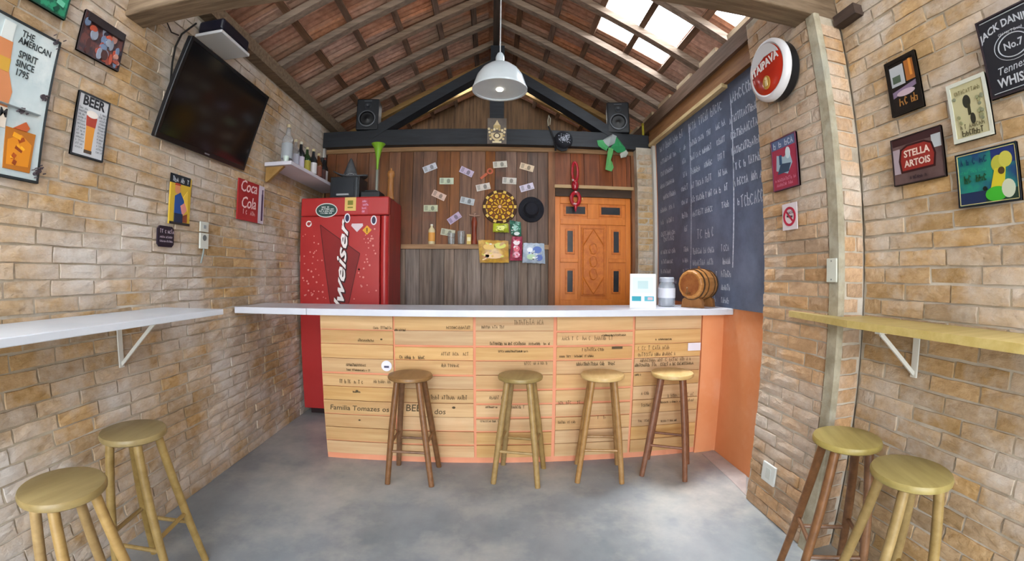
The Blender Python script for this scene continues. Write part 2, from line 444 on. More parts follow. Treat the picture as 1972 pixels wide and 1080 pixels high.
lt = struct(MB().box((.62, YB - .03, 2.10), (1.418, YB + .05, 2.20)).build('trim_4', mat('dark_lintel', '#4b3626', '#38281c', rough=.7, scale=(3, 30, 30))), 'dark lintel over the orange door with a pale ledge', 'trim')
MB().box((.605, YB - .075, 2.178), (1.43, YB - .03, 2.21)).build('ledge', mat('pale_ledge', '#b79a72', '#a5855c', rough=.6, scale=(4, 30, 30)), lt)
struct(MB().box((XL, YB - .04, ZT), (1.46, YB + .04, 2.60)).build('trim_5', m_trim), 'pale wooden strip under the black tie beam', 'trim')

# orange panelled door ---------------------------------------------
m_door = mat('orange_door_wood', '#d87e2c', '#c46a1a', rough=.4, scale=(22, 22, 2.5), lo=.3, hi=.7, coat=.2)
m_door2 = mat('orange_door_carved', '#d07524', '#b85f14', rough=.45, scale=(22, 2.5, 22))
dr = struct(MB().box((-.40, 0, 0), (.40, .035, 2.10)).build('door_1', m_door, None, (1.015, YB + .005, 0), (0, 0, 0)), 'orange wooden door with small dark panes and a carved centre panel', 'door')
def dbox(nm, x0, x1, z0, z1, d, m): return MB().box((x0, -d, z0), (x1, .0, z1)).build(nm, m, dr, bevel=.004)
m_pane = mat('dark_pane', '#3a3a3c', '#2a2c30', rough=.15, scale=(5, 5, 5), spec=.6)
for sx in (-1, 1):
    dbox('stile', sx * .40, sx * .345, 0, 2.10, .014, m_door)
for z0, z1 in ((2.03, 2.10), (1.815, 1.875), (.97, 1.05), (0, .2)):
    dbox('rail', -.345, .345, z0, z1, .014, m_door)
dbox('mullion', -.06, .06, 1.875, 2.03, .014, m_door)
dbox('mullion', -.06, .06, .62, .97, .014, m_door)
for sx in (-1, 1):
    dbox('stile', sx * .16, sx * .135, 1.05, 1.815, .014, m_door)
    dbox('rail', sx * .345, sx * .16, 1.43, 1.47, .014, m_door)
    def pane(x0, x1, z0, z1):
        f = dbox('pane_frame', x0 - .022, x1 + .022, z0 - .022, z1 + .022, .008, m_door2)
        MB().box((x0, -.011, z0), (x1, -.002, z1)).build('pane', m_pane, f)
    pane(*sorted((sx * .285, sx * .085)), 1.925, 2.0)
    pane(*sorted((sx * .27, sx * .215)), 1.535, 1.75)
    pane(*sorted((sx * .27, sx * .215)), 1.13, 1.345)
    pane(*sorted((sx * .285, sx * .085)), .885, .95)
cp = dbox('carved_panel', -.125, .125, 1.09, 1.79, .016, m_door2)
cv = MB()
for c_ in ((0, 1.57), (0, 1.44), (0, 1.31)):
    for a_ in range(4):
        q = a_ * PI / 2 + PI / 4
        cv.tube([(c_[0] + .05 * math.cos(q + t) * (1 - .25 * t), -.018, c_[1] + .055 * math.sin(q + t)) for t in (0, .4, .8, 1.2, 1.5)], .006, 5)
for pts in ([(-.11, 1.6), (0, 1.77), (.11, 1.6)], [(-.11, 1.28), (0, 1.11), (.11, 1.28)]):
    cv.tube([(x, -.017, z) for x, z in pts], .007, 5)
cv.tube([(x, -.017, z) for x, z in ((-.11, 1.105), (.11, 1.105), (.11, 1.775), (-.11, 1.775))], .006, 5, closed=True)
cv.build('carving', m_door2, cp, smooth=True)

# room behind the truss ------------------------------------------
struct(MB().box((XL, YE, 0), (XR2 + .2, YE + .1, 3.9)).build('wall_far', mat('far_boards', '#6b5138', '#4a3726', rough=.9, scale=(30, 30, 2))), 'dim boarded wall seen under the roof behind the truss', 'wall')

# roof -------------------------------------------------------------
roof = struct(MB().box((-.03, YF, ZR - .10), (.03, YE, ZR + .02)).build('ceiling', mat('ridge_wood', '#4d4038', '#3a302a', rough=.8, scale=(40, 3, 40))), 'open tiled roof seen from below with rafters, battens and clear tiles', 'ceiling')
def rp(sg, s, n): return (sg * (s * CA + n * SA), ZR - s * SA + n * CA)      # (x, z) on a slope
SMAX = 2.15
ys = [2.53 + .445 * k for k in range(-12, 7) if 2.53 + .445 * k < YE]
rafter_me = {}
m_newwood = mat('newer_rafter_wood', '#a5824f', '#8a6a3c', rough=.7, scale=(3, 40, 40))
for sg in (-1, 1):
    a = rp(sg, .02, .028); b = rp(sg, SMAX, .028)
    for y in ys:
        if sg not in rafter_me:
            rafter_me[sg] = MB().beam((a[0], 0, a[1]), (b[0], 0, b[1]), .064, .056, (sg * SA, 0, CA)).mesh('rafter', m_rafter)
        me_ = rafter_me[sg]
        if y > 4.5:
            me_ = me_.copy(); me_.materials.clear(); me_.materials.append(m_newwood)
        place('rafter', me_, roof, (0, y + rng.uniform(-.012, .012), 0))
SB = [.19 / CA + k * .315 / CA for k in range(-0, 7)]
bm_ = {}
for sg in (-1, 1):
    for s in SB:
        c_ = rp(sg, s, .068)
        MB().beam((c_[0], YF, c_[1]), (c_[0], YE, c_[1]), .05, .024, (sg * SA, 0, CA)).build('batten', m_batten, roof)
# tiles: ribbed clay pans running down the slope, each lapping over the next
TW, TL, PIT = .2225, .415, .315 / CA
prof = [(-.111, .0), (-.09, .015), (-.062, .003), (-.03, .011), (.004, .003), (.042, .011), (.076, .003), (.105, .018), (.126, .012)]
def tile_mb(sg):
    n = len(prof); vs = []; fs = []
    for e in (-1, 1):
        for yy, h in prof: vs.append((e * TL / 2, yy, h))
        for yy, h in prof[::-1]: vs.append((e * TL / 2, yy, h + .011))
    m2 = 2 * n
    fs = [(i, (i + 1) % m2, m2 + (i + 1) % m2, m2 + i) for i in range(m2)] + [tuple(range(m2))[::-1], tuple(range(m2, 2 * m2))]
    return vs, [f[::-1] for f in fs]
TV, TF = tile_mb(1)
tile_me = MB().add(TV, TF).mesh('roof_tile', m_tile)
m_clear = bpy.data.materials.new('clear_tile'); m_clear.use_nodes = True
_n = m_clear.node_tree; _b = _n.nodes['Principled BSDF']; _o = _n.nodes['Material Output']
_t = _n.nodes.new('ShaderNodeBsdfTransparent'); _t.inputs[0].default_value = (.93, .95, .97, 1)
_tl = _n.nodes.new('ShaderNodeBsdfTranslucent'); _tl.inputs[0].default_value = (.9, .93, .95, 1)
_x = _n.nodes.new('ShaderNodeMixShader'); _x.inputs[0].default_value = .35
_n.links.new(_t.outputs[0], _x.inputs[1]); _n.links.new(_tl.outputs[0], _x.inputs[2]); _n.links.new(_x.outputs[0], _o.inputs[0])
clear_me = MB().add(TV, TF).mesh('clear_tile', m_clear)
rest = MB()
Y0T = 2.66 - .2225 * 25
ncol = int((YE - Y0T) / .2225) + 1
CLEAR = set()
for sg in (-1, 1):
    for r in range(-1, 7):
        s = SB[0] + (r + .5) * PIT
        for c in range(ncol):
            y = Y0T + (c + .5) * .2225
            if s - TL / 2 < -.02 and r < 0: s_ = .03 + TL / 2 - .14
            else: s_ = s
            tilt = .03
            x, z = rp(sg, s_, .096)
            X = Vector((sg * CA, 0, -SA)); Nn = Vector((sg * SA, 0, CA)); X = (X * math.cos(tilt) + Nn * math.sin(tilt)).normalized()
            Yv = Vector((0, 1, 0)) ; Zv = X.cross(Yv)
            if Zv.z < 0: Yv = -Yv; Zv = X.cross(Yv)
            Mx = Matrix((X, Yv, Zv)).transposed()
            clear = sg > 0 and ((r in (2, 3) and 2.66 < y < 3.33) or (r in (4,) and 1.99 < y < 2.44) or (r in (2, 4) and .3 < y < 1.3))  # frontmost clear rows are out of view, added to even out the daylight
            clear = clear or (sg < 0 and r in (2, 4) and .3 < y < 1.3) or (r in (0, 2) and 4.9 < y < 5.35)  # unseen clear tiles added to light the front left and the back room
            loc = Vector((x, y, z)) + Vector((0, rng.uniform(-.004, .004), rng.uniform(-.003, .003)))
            if clear or 1.52 < y < 4.75:
                o = place('clear_tile' if clear else 'roof_tile', clear_me if clear else tile_me, roof, loc, Mx.to_euler())
            else:
                rest.add([Mx @ Vector(v) + loc for v in TV], TF)
rest.build('far_tiles', m_tile, roof, kind='stuff')
MB().lathe([(.10, YF), (.10, YE)], 14, ax='y').build('ridge_cap', m_tile, roof, (0, 0, ZR + .13))
m_eave = mat('daylit_eave_wood', '#c2ad90', '#a08a6c', rough=.7, scale=(30, 4, 30))  # eave wood coloured pale to stand for outside daylight catching it
for y in ys:
    if 1.9 < y < 4.4:
        MB().box((1.585, .06, 2.925), (1.61, .33, 2.97)).build('eave_board', m_eave, roof, (0, y, 0))
# wall plates
struct(MB().box((XL - .1, YF, 2.84), (XL + .085, YE, 2.935)).build('trim_6', m_beam), 'grey wooden wall plate along the top of the left brick wall', 'beam')
struct(MB().box((XR2 - .075, P0, 2.79), (XR2 + .14, YE, 2.91)).build('trim_7', mat('right_plate', '#6f5546', '#54402f', rough=.8, scale=(40, 3, 40))), 'brown wooden wall plate over the chalkboard', 'beam')
struct(MB().box((XR2 - .045, P1 - .05, 2.655), (XR2 + .1, 4.05, 2.79)).build('trim_8', mat('warm_board', '#94683f', '#7a5230', rough=.7, scale=(40, 3, 40))), 'warm brown board between chalkboard and roof', 'trim')
struct(MB().box((XR2 - .06, 2.55, 2.63), (XR2 - .0, 4.05, 2.662)).build('trim_9', mat('bright_batten', '#d8c294', '#b79f72', rough=.6, scale=(40, 4, 40))), 'bright split batten along the top of the chalkboard', 'trim')
struct(MB().box((XR - .09, YF, 2.86), (XR + .14, P0 - .02, 2.95)).build('trim_10', m_beam), 'wooden wall plate over the front right brick wall', 'beam')
struct(MB().box((XR - .05, P0 - .14, 2.475), (XR + .02, P0 - .0, 2.528)).build('trim_11', mat('dark_bearer', '#4a3b33', '#382c26', rough=.8, scale=(30, 4, 30))), 'short dark timber bearer where beam meets pier', 'beam')
# big front tie beam
struct(MB().box((XL - .12, 1.46, 2.53), (XR + .1, 1.60, 2.70)).build('ceiling_beam', m_beam, bevel=.008), 'heavy rough timber beam crossing the room near the front', 'beam')
# black truss on the plank wall
tr = struct(MB().box((XL, YB - .12, 2.60), (1.60, YB + .02, 2.765)).build('roof_truss', m_black, bevel=.004), 'black painted roof truss over the plank wall', 'truss')
for sg in (-1, 1):
    MB().beam((sg * 1.30, YB - .05, 2.70), (sg * .02, YB - .05, 3.49), .10, .15, (0, -1, 0)).build('strut', m_black, tr)
MB().box((-.055, YB - .10, 2.765), (.09, YB, 3.72)).build('king_post', m_black, tr)

# ================================================================ FURNITURE
# ---- bar counter
BY = 2.735
m_pine = mat('pine_board', '#d3ae7c', '#bd925f', rough=.55, scale=(1.6, 30, 30), lo=.3, hi=.7, rnd=.10, c3='#d29a6c', s3=2.5, lo3=.5, hi3=.75, amt3=.5)
m_worktop = mat('white_worktop', '#d4d6de', '#c8cbd6', rough=.3, scale=(3, 3, 3))
m_peach = mat('peach_backing', '#e49c7a', '#dc906c', rough=.7, scale=(3, 3, 3))
m_marker = flat('#54462f', .8)
bar = thing('bar_counter', 'long bar front of pale pine boards covered in handwriting', 'bar counter', (0, BY, 0))
MB().box((-1.185, .012, 0), (1.468, .10, 1.036)).build('backing', m_peach, bar)
MB().box((-1.185, .10, 0), (-1.13, .38, 1.036)).build('side_panel', m_peach, bar)
cols = [-1.185, ony(760, 720, BY).x, ony(913, 720, BY).x, ony(1068, 720, BY).x, ony(1219, 720, BY).x, 1.465]
zs = [.045 + .0985 * k for k in range(11)]
for ci in range(5):
    wcol = cols[ci + 1] - cols[ci]
    for ri in range(10):
        x0, x1, z0, z1 = cols[ci], cols[ci + 1], zs[ri], zs[ri + 1]
        g = .006 + (.006 if ci in (2, 3) else 0)
        wide = rng.choice((.003, .003, .004, .008, .014)) if ci < 4 else .003
        MB().box((x0 + g - (x0 + x1) / 2, 0, -.0985 / 2 + .001), (x1 - g - (x0 + x1) / 2, .016, .0985 / 2 - wide)).build('board', m_pine, bar, ((x0 + x1) / 2, rng.uniform(-.005, .002), (z0 + z1) / 2))
# handwriting on the boards (local frame: right, up, towards the viewer)
wr_ = place('handwriting', None, bar, (0, -.0065, 0), (PI / 2, 0, 0))
bpy.data.objects.remove(wr_)
hw = MB()
def hwpx(px, py, wpx, hpx, st=.0026, slope=0., cw=.5):
    st = min(st, .0034); hpx *= .72
    a = ony(px, py, BY); b = ony(px + wpx, py, BY); t = ony(px, py - hpx, BY)
    scribble(hw, a.x, a.z, b.x - a.x, t.z - a.z, 0, st, None, rng, slope, cw)
for r in ((715, 633, 40, 7), (760, 637, 22, 6), (860, 633, 46, 8), (690, 657, 30, 7), (770, 690, 48, 9, .005), (850, 684, 50, 9), (665, 704, 40, 7), (668, 713, 44, 5),
          (850, 706, 34, 9), (655, 737, 48, 10, .005), (720, 737, 30, 10), (680, 755, 14, 4), (830, 768, 68, 11, .005), (925, 632, 46, 8), (990, 625, 56, 14),
          (940, 664, 70, 8, .005), (1018, 664, 40, 7), (960, 678, 55, 6), (1010, 702, 44, 9), (942, 768, 24, 9), (935, 785, 22, 5), (925, 812, 34, 5), (985, 786, 24, 8),
          (1082, 655, 44, 11), (1130, 655, 50, 12), (1160, 647, 44, 5), (1120, 676, 40, 9), (1075, 688, 68, 6), (1110, 704, 78, 10, .005), (1072, 778, 44, 9), (1074, 815, 32, 7), (1146, 806, 20, 10),
          (1228, 674, 60, 11), (1228, 686, 70, 10), (1232, 697, 100, 10), (1222, 706, 110, 9, .005), (1262, 655, 30, 5), (1222, 723, 12, 5), (1230, 760, 18, 10), (1285, 765, 48, 10), (1228, 783, 24, 8), (1270, 776, 56, 5), (1272, 812, 30, 6), (1318, 773, 16, 7), (1228, 812, 20, 6)):
    hwpx(*r)
hw.build('handwriting', m_marker, bar, (0, -.008, 0), (PI / 2, 0, 0), kind='stuff')
def hwtext(s, px, py, size, **k):
    p = ony(px, py, BY); me = text_mesh(s, size, depth=.0004, align='LEFT', **k); me.materials.append(m_marker)
    return place('lettering', me, bar, (p.x, -.0085, p.z), (PI / 2, 0, 0))
hwtext('Familia Tomazes os', 636, 783, .05, bold=.0003, shear=.12, sx=1.08)
hwtext('BEB', 781, 785, .068, bold=.0003, shear=.1); hwtext('dos', 836, 792, .055, shear=.1)
hk = MB()
for px, py, r in ((735, 653, .008), (790, 690, .006), (693, 808, .008), (874, 784, .012), (688, 752, .01)):
    p = ony(px, py, BY); hk.disc(p.x, p.z, r, 0, .001, 10, None, r * .7)
p = ony(1188, 669, BY); hk.rect(p.x, p.z, .075, .016, 0, .001)
p = ony(765, 698, BY)
hk.build('ink_blots', m_marker, bar, (0, -.0085, 0), (PI / 2, 0, 0), kind='stuff')
p = ony(745, 704, BY)
st = MB().disc(0, 0, .036, 0, .0015, 24).build('round_sticker', flat('#e6e4ee'), bar, (p.x, -.008, p.z), (PI / 2, 0, 0))
MB().rect(0, -.006, .034, .014, .0015, .002).build('sticker_print', flat('#55536a'), st)
p = ony(1336, 667, BY)
MB().rect(0, 0, .10, .055, 0, .0015).build('white_sticker', flat('#e2dce6'), bar, (p.x, -.008, p.z), (PI / 2, 0, 0))
# orange end block between boards and wall
struct(MB().box((1.470, BY - .004, 0), (XR2 + .01, BY + .12, 1.036)).build('wall_bar_end', m_orange), 'smooth orange plastered end of the bar beside the boards', 'wall')
# worktop
wt = thing('worktop', 'long white bar worktop resting on the pine bar front', 'worktop', (0, 0, 1.036))
MB().box((XL + .015, 2.595, 0), (-1.22, 3.03, .043)).build('end_leaf', m_worktop, wt, bevel=.003)
MB().box((-1.217, 2.595, 0), (XR2 - .005, 3.03, .043)).build('top', m_worktop, wt, bevel=.003)

# ---- stools
def wood(name, a, b): return mat(name, a, b, rough=.38, scale=(26, 3.5, 26), lo=.3, hi=.7, rnd=.06)
m_leg = {'brown': wood('stool_brown', '#876041', '#6b4a30'), 'tan': wood('stool_tan', '#a98c5a', '#8e7246'), 'honey': wood('stool_honey', '#ab8450', '#92693a'), 'red': wood('stool_red', '#855a42', '#6d452f'),
         'olive': wood('stool_olive', '#a78d58', '#8c7342')}
m_seat = {'brown': wood('seat_brown', '#94714b', '#7b5b39'), 'olive': wood('seat_olive', '#a48d58', '#8a7342'), 'pale': wood('seat_pale', '#d0b27c', '#bb9a62'), 'green': wood('seat_green', '#ab9a5d', '#938247'), 'dull': wood('seat_dull', '#9a875a', '#86734a')}
def stool(label, x, y, ang, seat, leg, group='round wooden bar stools', zt=.685):
    t = thing('bar_stool', label, 'stool', (x, y, 0), (0, 0, ang), group)
    R = .140
    MB().lathe([(0, zt - .030), (R - .012, zt - .030), (R - .002, zt - .024), (R, zt - .012), (R - .005, zt - .003), (R - .014, zt), (0, zt)], 36).build('seat', m_seat[seat], t, smooth=True)
    T, F = .068, .140
    cs = ((-1, -1), (1, -1), (1, 1), (-1, 1))
    for sx, sy in cs:
        MB().tube([(sx * T, sy * T, zt - .033), (sx * (T + F) / 2, sy * (T + F) / 2, zt * .5), (sx * F, sy * F, 0.0)], [.019, .0195, .017], 10).build('leg', m_leg[leg], t, smooth=True)
    for k in range(4):
        a, b = cs[k], cs[(k + 1) % 4]
        z = .215 if k % 2 == 0 else .265
        q = T + (F - T) * (1 - z / zt)
        MB().tube([(a[0] * q, a[1] * q, z), (b[0] * q, b[1] * q, z)], .0095, 8).build('rung', m_leg[leg], t, smooth=True)
    return t
stool('dark brown round bar stool under the round white sticker on the bar', -.517, 2.54, math.radians(-2.5), 'brown', 'brown')
stool('olive brown bar stool at the middle of the bar front', .166, 2.545, math.radians(-14), 'olive', 'tan')
stool('pale topped bar stool with honey coloured legs at the bar', .685, 2.535, math.radians(-10), 'pale', 'honey')
stool('pale topped bar stool with reddish brown legs by the orange end', 1.147, 2.51, math.radians(-28), 'pale', 'red')
stool('greenish topped stool under the white wall shelf, nearer the bar', -1.448, 1.327, math.radians(7.5), 'dull', 'olive')
stool('dull wooden stool under the white wall shelf, farther from the bar', -1.287, .852, math.radians(-12.5), 'dull', 'tan')
stool('wooden stool with brown legs beside the brick pier', 1.36, 1.24, math.radians(-25), 'green', 'brown')
stool('wooden stool with yellowish legs under the yellow shelf', 1.335, .908, math.radians(-17.5), 'green', 'olive')

# ---- wall shelves used as tables
m_wshelf = mat('white_shelf', '#d9dee6', '#ccd4de', rough=.35, scale=(3, 3, 3))
ws = thing('wall_shelf', 'long white wall shelf on white brackets over two stools', 'shelf', (XL, 0, 1.095))
MB().box((0.002, -.6, 0), (.40, 1.93, .028)).build('board', m_wshelf, ws, bevel=.003)
m_wm = flat('#d6d6d0', .45)
def bracket(par, sg, y, zb=-.001, drop=.235, reach=.27):
    b = MB().box((sg * .004, y - .014, -drop), (sg * .012, y + .014, zb)).build('bracket', m_wm, par)
    MB().box((sg * .012, y - .012, -.008), (sg * reach, y + .012, zb)).build('arm', m_wm, b)
    MB().beam((sg * .012, y, -drop + .015), (sg * (reach - .02), y, -.008), .016, .008, (0, 1, 0)).build('brace', m_wm, b)
bracket(ws, 1, 1.60); bracket(ws, 1, .62)
m_yshelf = mat('yellow_shelf', '#cdb877', '#bfa964', rough=.4, scale=(2, 30, 30))
ys_ = thing('wall_shelf', 'long yellowish wall shelf on white brackets meeting the brick pier', 'shelf', (XR, 0, 1.105))
MB().prism([(-.275, -.6), (-.002, -.6), (-.002, P0 - .01), (XP - XR - .002, P0 - .01), (XP - XR - .002, 1.76), (XP - XR - .022, 1.765), (-.26, 1.30)], 0, .028).build('board', m_yshelf, ys_)
bracket(ys_, -1, 1.155, drop=.19, reach=.25); bracket(ys_, -1, .2, drop=.19, reach=.25)

# ---- refrigerator
m_red = mat('fridge_red', '#b3302f', '#a82827', rough=.35, scale=(2, 2, 2), spec=.5)
m_red2 = mat('fridge_red_dark', '#8e2322', '#7f1d1d', rough=.4, scale=(2, 2, 2))
m_redside = mat('fridge_side', '#a03530', '#86302a', rough=.5, scale=(20, 20, 2))
FX0, FX1, FY0, FY1, FZ = -1.752, -.925, 3.60, 4.11, 1.985
fr = thing('refrigerator', 'tall red upright beer refrigerator with white script lettering', 'refrigerator', ((FX0 + FX1) / 2, FY0, 0))
FW = FX1 - FX0
MB().box((-FW / 2, .06, .05), (FW / 2, FY1 - FY0, FZ - .002)).build('body', m_redside, fr, bevel=.008)
hd = MB().box((-FW / 2, 0, FZ - .165), (FW / 2, .10, FZ)).build('header', m_red, fr, bevel=.012)
dd = MB().box((-FW / 2, .002, .07), (FW / 2 - .075, .075, FZ - .168)).build('door', m_red, fr, bevel=.008)
MB().lathe([(.036, .07), (.036, FZ - .172)], 18).build('door_edge', m_red, fr, (FW / 2 - .037, .036, 0), smooth=True)
MB().box((-FW / 2 + .03, .08, .0), (FW / 2 - .03, FY1 - FY0 - .03, .05)).build('plinth', flat('#2a1515'), fr)
FR = Matrix(((1, 0, 0), (0, 0, -1), (0, 1, 0))).to_euler()
def fpx(px, py): q = ony(px, py, FY0); return q.x - (FX0 + FX1) / 2, q.z
bt = [fpx(*q) for q in ((617, 432), (644, 452), (668, 470), (694, 486))]
lo_ = [fpx(*q) for q in ((680, 583), (634, 583))]
pr = MB()
L0 = fpx(617, 433); L1 = fpx(693, 488); L2 = fpx(672, 583); L3 = fpx(636, 583)
pr.prism([L0, L1, L2, (L2[0] - .02, .55), (L3[0] + .02, .55), L3], -.0015, .0, m_red2)
pr.build('bowtie_print', None, dd, (0, .0, 0), FR)
ln_ = MB()
for a, b in ((L0, L1), (L1, L2), (L3, L0)): ln_.ribbon([a, b], .007, .0016)
ln_.build('bowtie_outline', flat('#5a1414'), dd, (0, 0, 0), FR, kind='stuff')
bx_, bz_ = fpx(655, 505)
text('Budweiser', .128, flat('#f0e8e6'), dd, bx_, 1.17, .0, 0, bold=.0022, shear=.45, sx=2.1, depth=.002)
lw = dd.children[-1]
lw.matrix_basis = Matrix.Translation((bx_ + .0, -.003, 1.165)) @ FR.to_matrix().to_4x4() @ Matrix.Rotation(PI / 2 - .06, 4, 'Z')
lw2 = lw.copy(); lw2.data = text_mesh('Budweiser', .128, bold=.006, shear=.45, sx=2.1, depth=.001); lw2.data.materials.append(flat('#3a1518')); COL.objects.link(lw2); lw2.parent = dd; lw2.name = 'lettering_shadow'
lw2.matrix_basis = Matrix.Translation((.008, .0012, -.006)) @ lw.matrix_basis
bb = MB(); rb = random.Random(4)
for k in range(120):
    x = rb.uniform(-FW / 2 + .02, FW / 2 - .1); z = rb.uniform(1.08, 1.72)
    xl = L3[0] + (L0[0] - L3[0]) * (z - 1.05) / (L0[1] - 1.05); xr = L2[0] + (L1[0] - L2[0]) * min(1, (z - 1.05) / (L1[1] - 1.05))
    if xl - .02 < x < xr + .02: continue
    bb.disc(x, z, rb.uniform(.005, .0095), 0, .001, 8)
bb.build('bubble_print', flat('#d98a80'), dd, (0, .0, 0), FR, kind='stuff')
def sticker(nm, px, py, w_, h_, c, draw=None, par=None, r=False, ang=0):
    x, z = fpx(px, py)
    mb = MB()
    (mb.disc(0, 0, w_ / 2, 0, .002, 24, None, h_ / 2) if r else mb.rect(0, 0, w_, h_, 0, .002))
    return mb.build(nm, flat(c), par or hd, (x, -.0022, z), Matrix(((1, 0, 0), (0, 0, -1), (0, 1, 0))).to_euler())
s = sticker('speech_bubble_sticker', 629, 405, .21, .13, '#d9dcd6', r=True)
MB().disc(0, 0, .097, .002, .003, 24, None, .057).build('sticker_face', flat('#2f4a45'), s)
tb = MB()
for k, (z, ww) in enumerate(((.03, .09), (.012, .13), (-.006, .14), (-.024, .11))): scribble(tb, -ww / 2, z - .006, ww, .011, .0032, .003, None, rb)
tb.build('sticker_text', flat('#e8ece8'), s, kind='stuff')
s = sticker('yellow_sticker', 675, 393, .105, .12, '#d9b76a'); MB().rect(0, .012, .05, .04, .002, .003).rect(0, -.03, .05, .012, .002, .003).build('sticker_print', flat('#7d7a2a'), s)
s = sticker('purple_sticker', 703, 398, .06, .13, '#b8424a'); tb = MB()
for z in (.04, .01, -.02, -.05): scribble(tb, -.025, z, .05, .018, .0025, .004, None, rb)
tb.build('sticker_print', flat('#d59ab8'), s, kind='stuff')
s = sticker('oval_sticker', 669, 420, .055, .085, '#e4dfe6', r=True, par=dd); MB().disc(0, 0, .018, .002, .003, 16, None, .032).build('sticker_face', flat('#2d2b4c'), s)
s = sticker('oval_sticker', 720, 424, .055, .085, '#e4dfe6', r=True, par=dd); MB().disc(0, 0, .018, .002, .003, 16, None, .032).build('sticker_face', flat('#33304a'), s)
x, z = fpx(688, 437)
MB().prism([(-.05, .03), (.05, .03), (.055, .01), (.0, -.045), (-.055, .01)], 0, .002).build('pale_sticker', flat('#dcc9cf'), dd, (x, -.0022, z), FR)
x, z = fpx(707, 443)
s = MB().prism([(-.042, 0), (0, -.042), (.042, 0), (0, .042)], 0, .002).build('warning_sticker', flat('#e0a52e'), dd, (x, -.0022, z), FR)
MB().rect(0, .004, .01, .03, .002, .003).rect(0, -.018, .01, .008, .002, .003).build('sticker_print', flat('#4a3a10'), s)
x, z = fpx(595, 431)
s = MB().disc(0, 0, .028, 0, .002, 18).build('ring_sticker', flat('#efe6e2'), dd, (x, -.0022, z), FR)
MB().disc(0, 0, .017, .002, .003, 14).rect(.014, .008, .02, .01, .002, .003).build('sticker_face', flat('#a82c2c'), s)

# ---- things on the refrigerator
def on_fridge(px, y): return ony(px, 380, y).x
m_blk = flat('#1d2024', .45)
q0, q1 = ony(635, 378, 3.72), ony(691, 378, 3.72)
bxw = q1.x - q0.x
rd = thing('stove_box', 'black metal box with grey handle under the grey hat', 'box', ((q0.x + q1.x) / 2, 3.72, FZ))
MB().box((-bxw / 2, 0, 0), (bxw / 2, .26, .215)).build('body', m_blk, rd, bevel=.006)
MB().box((-bxw / 2 + .03, -.008, .03), (bxw / 2 - .05, 0, .19)).build('front_panel', flat('#23272d', .3), rd)
MB().box((bxw / 2 - .03, -.012, .0), (bxw / 2 - .015, 0, .2)).build('edge_post', flat('#43474c', .4), rd)
MB().box((-.07, -.022, .035), (.05, -.008, .052)).build('handle', flat('#9fa3a6', .35), rd)
ht = thing('pointed_hat', 'grey pointed hat lying on the black box', 'hat', ((q0.x + q1.x) / 2 + .01, 3.84, FZ + .216))
br = MB(); nb = 28; vs = []
for k, (r, h) in enumerate(((.05, .02), (.11, .018), (.175, .03))):
    for i in range(nb):
        a = 2 * PI * i / nb; vs.append((r * math.cos(a), r * .62 * math.sin(a), h + (.022 * math.cos(2 * a) - .025 * math.cos(a)) * (k / 2)))
br.add(vs, [(k * nb + i, k * nb + (i + 1) % nb, (k + 1) * nb + (i + 1) % nb, (k + 1) * nb + i) for k in range(2) for i in range(nb)])
o = br.build('brim', mat('grey_felt', '#56585c', '#47494d', rough=.9, scale=(20, 20, 20)), ht, smooth=True)
so = o.modifiers.new('thick', 'SOLIDIFY'); so.thickness = .01
MB().lathe([(.075, .0), (.062, .06), (.04, .12), (.022, .17), (.008, .20), (0, .205)], 18).build('crown', mat('grey_felt', '#56585c'), ht, smooth=True)
MB().lathe([(.0775, .0), (.068, .045)], 18).build('hat_band', mat('check_band', '#8a8c90', '#3c3e44', rough=.8, scale=(90, 90, 90), lo=.48, hi=.52), ht, smooth=True)
bs = thing('black_case', 'low black case beside the pepper mill on the refrigerator', 'case', (on_fridge(715, 3.8), 3.72, FZ))
MB().box((-.085, 0, 0), (.10, .2, .075)).build('case_body', m_blk, bs, bevel=.012)
MB().box((-.05, .03, .075), (.06, .15, .088)).build('lid', flat('#26292d'), bs, bevel=.004)
vz = thing('vuvuzela', 'lime green plastic horn standing bell up on the black case', 'horn', (on_fridge(724, 3.8), 3.81, FZ + .088))
MB().lathe([(.012, 0), (.010, .015), (.0075, .05), (.009, .2), (.015, .30), (.028, .37), (.042, .42), (.068, .455), (.064, .458), (.036, .415), (.01, .3), (0, .28)], 18).build('bell', mat('lime_plastic', '#7fb02c', '#6d9c22', rough=.4, scale=(5, 5, 5)), vz, smooth=True)
MB().lathe([(.013, 0), (.0125, .20), (.010, .205)], 14).build('stem', flat('#8c8f86', .4), vz, smooth=True)
pm = thing('pepper_mill', 'turned brown wooden pepper mill on the refrigerator', 'pepper mill', (on_fridge(750, 3.75), 3.78, FZ))
MB().lathe([(.036, 0), (.036, .02), (.030, .04), (.027, .12), (.030, .18), (.024, .195), (.024, .205), (.034, .22), (.036, .25), (.026, .27), (0, .275)], 20).build('mill_body', mat('mill_wood', '#a56f3b', '#8a5829', rough=.4, scale=(20, 20, 3)), pm, smooth=True)
MB().lathe([(.008, .275), (.011, .285), (.008, .295), (0, .296)], 12).build('knob', mat('mill_wood', '#a56f3b'), pm, smooth=True)

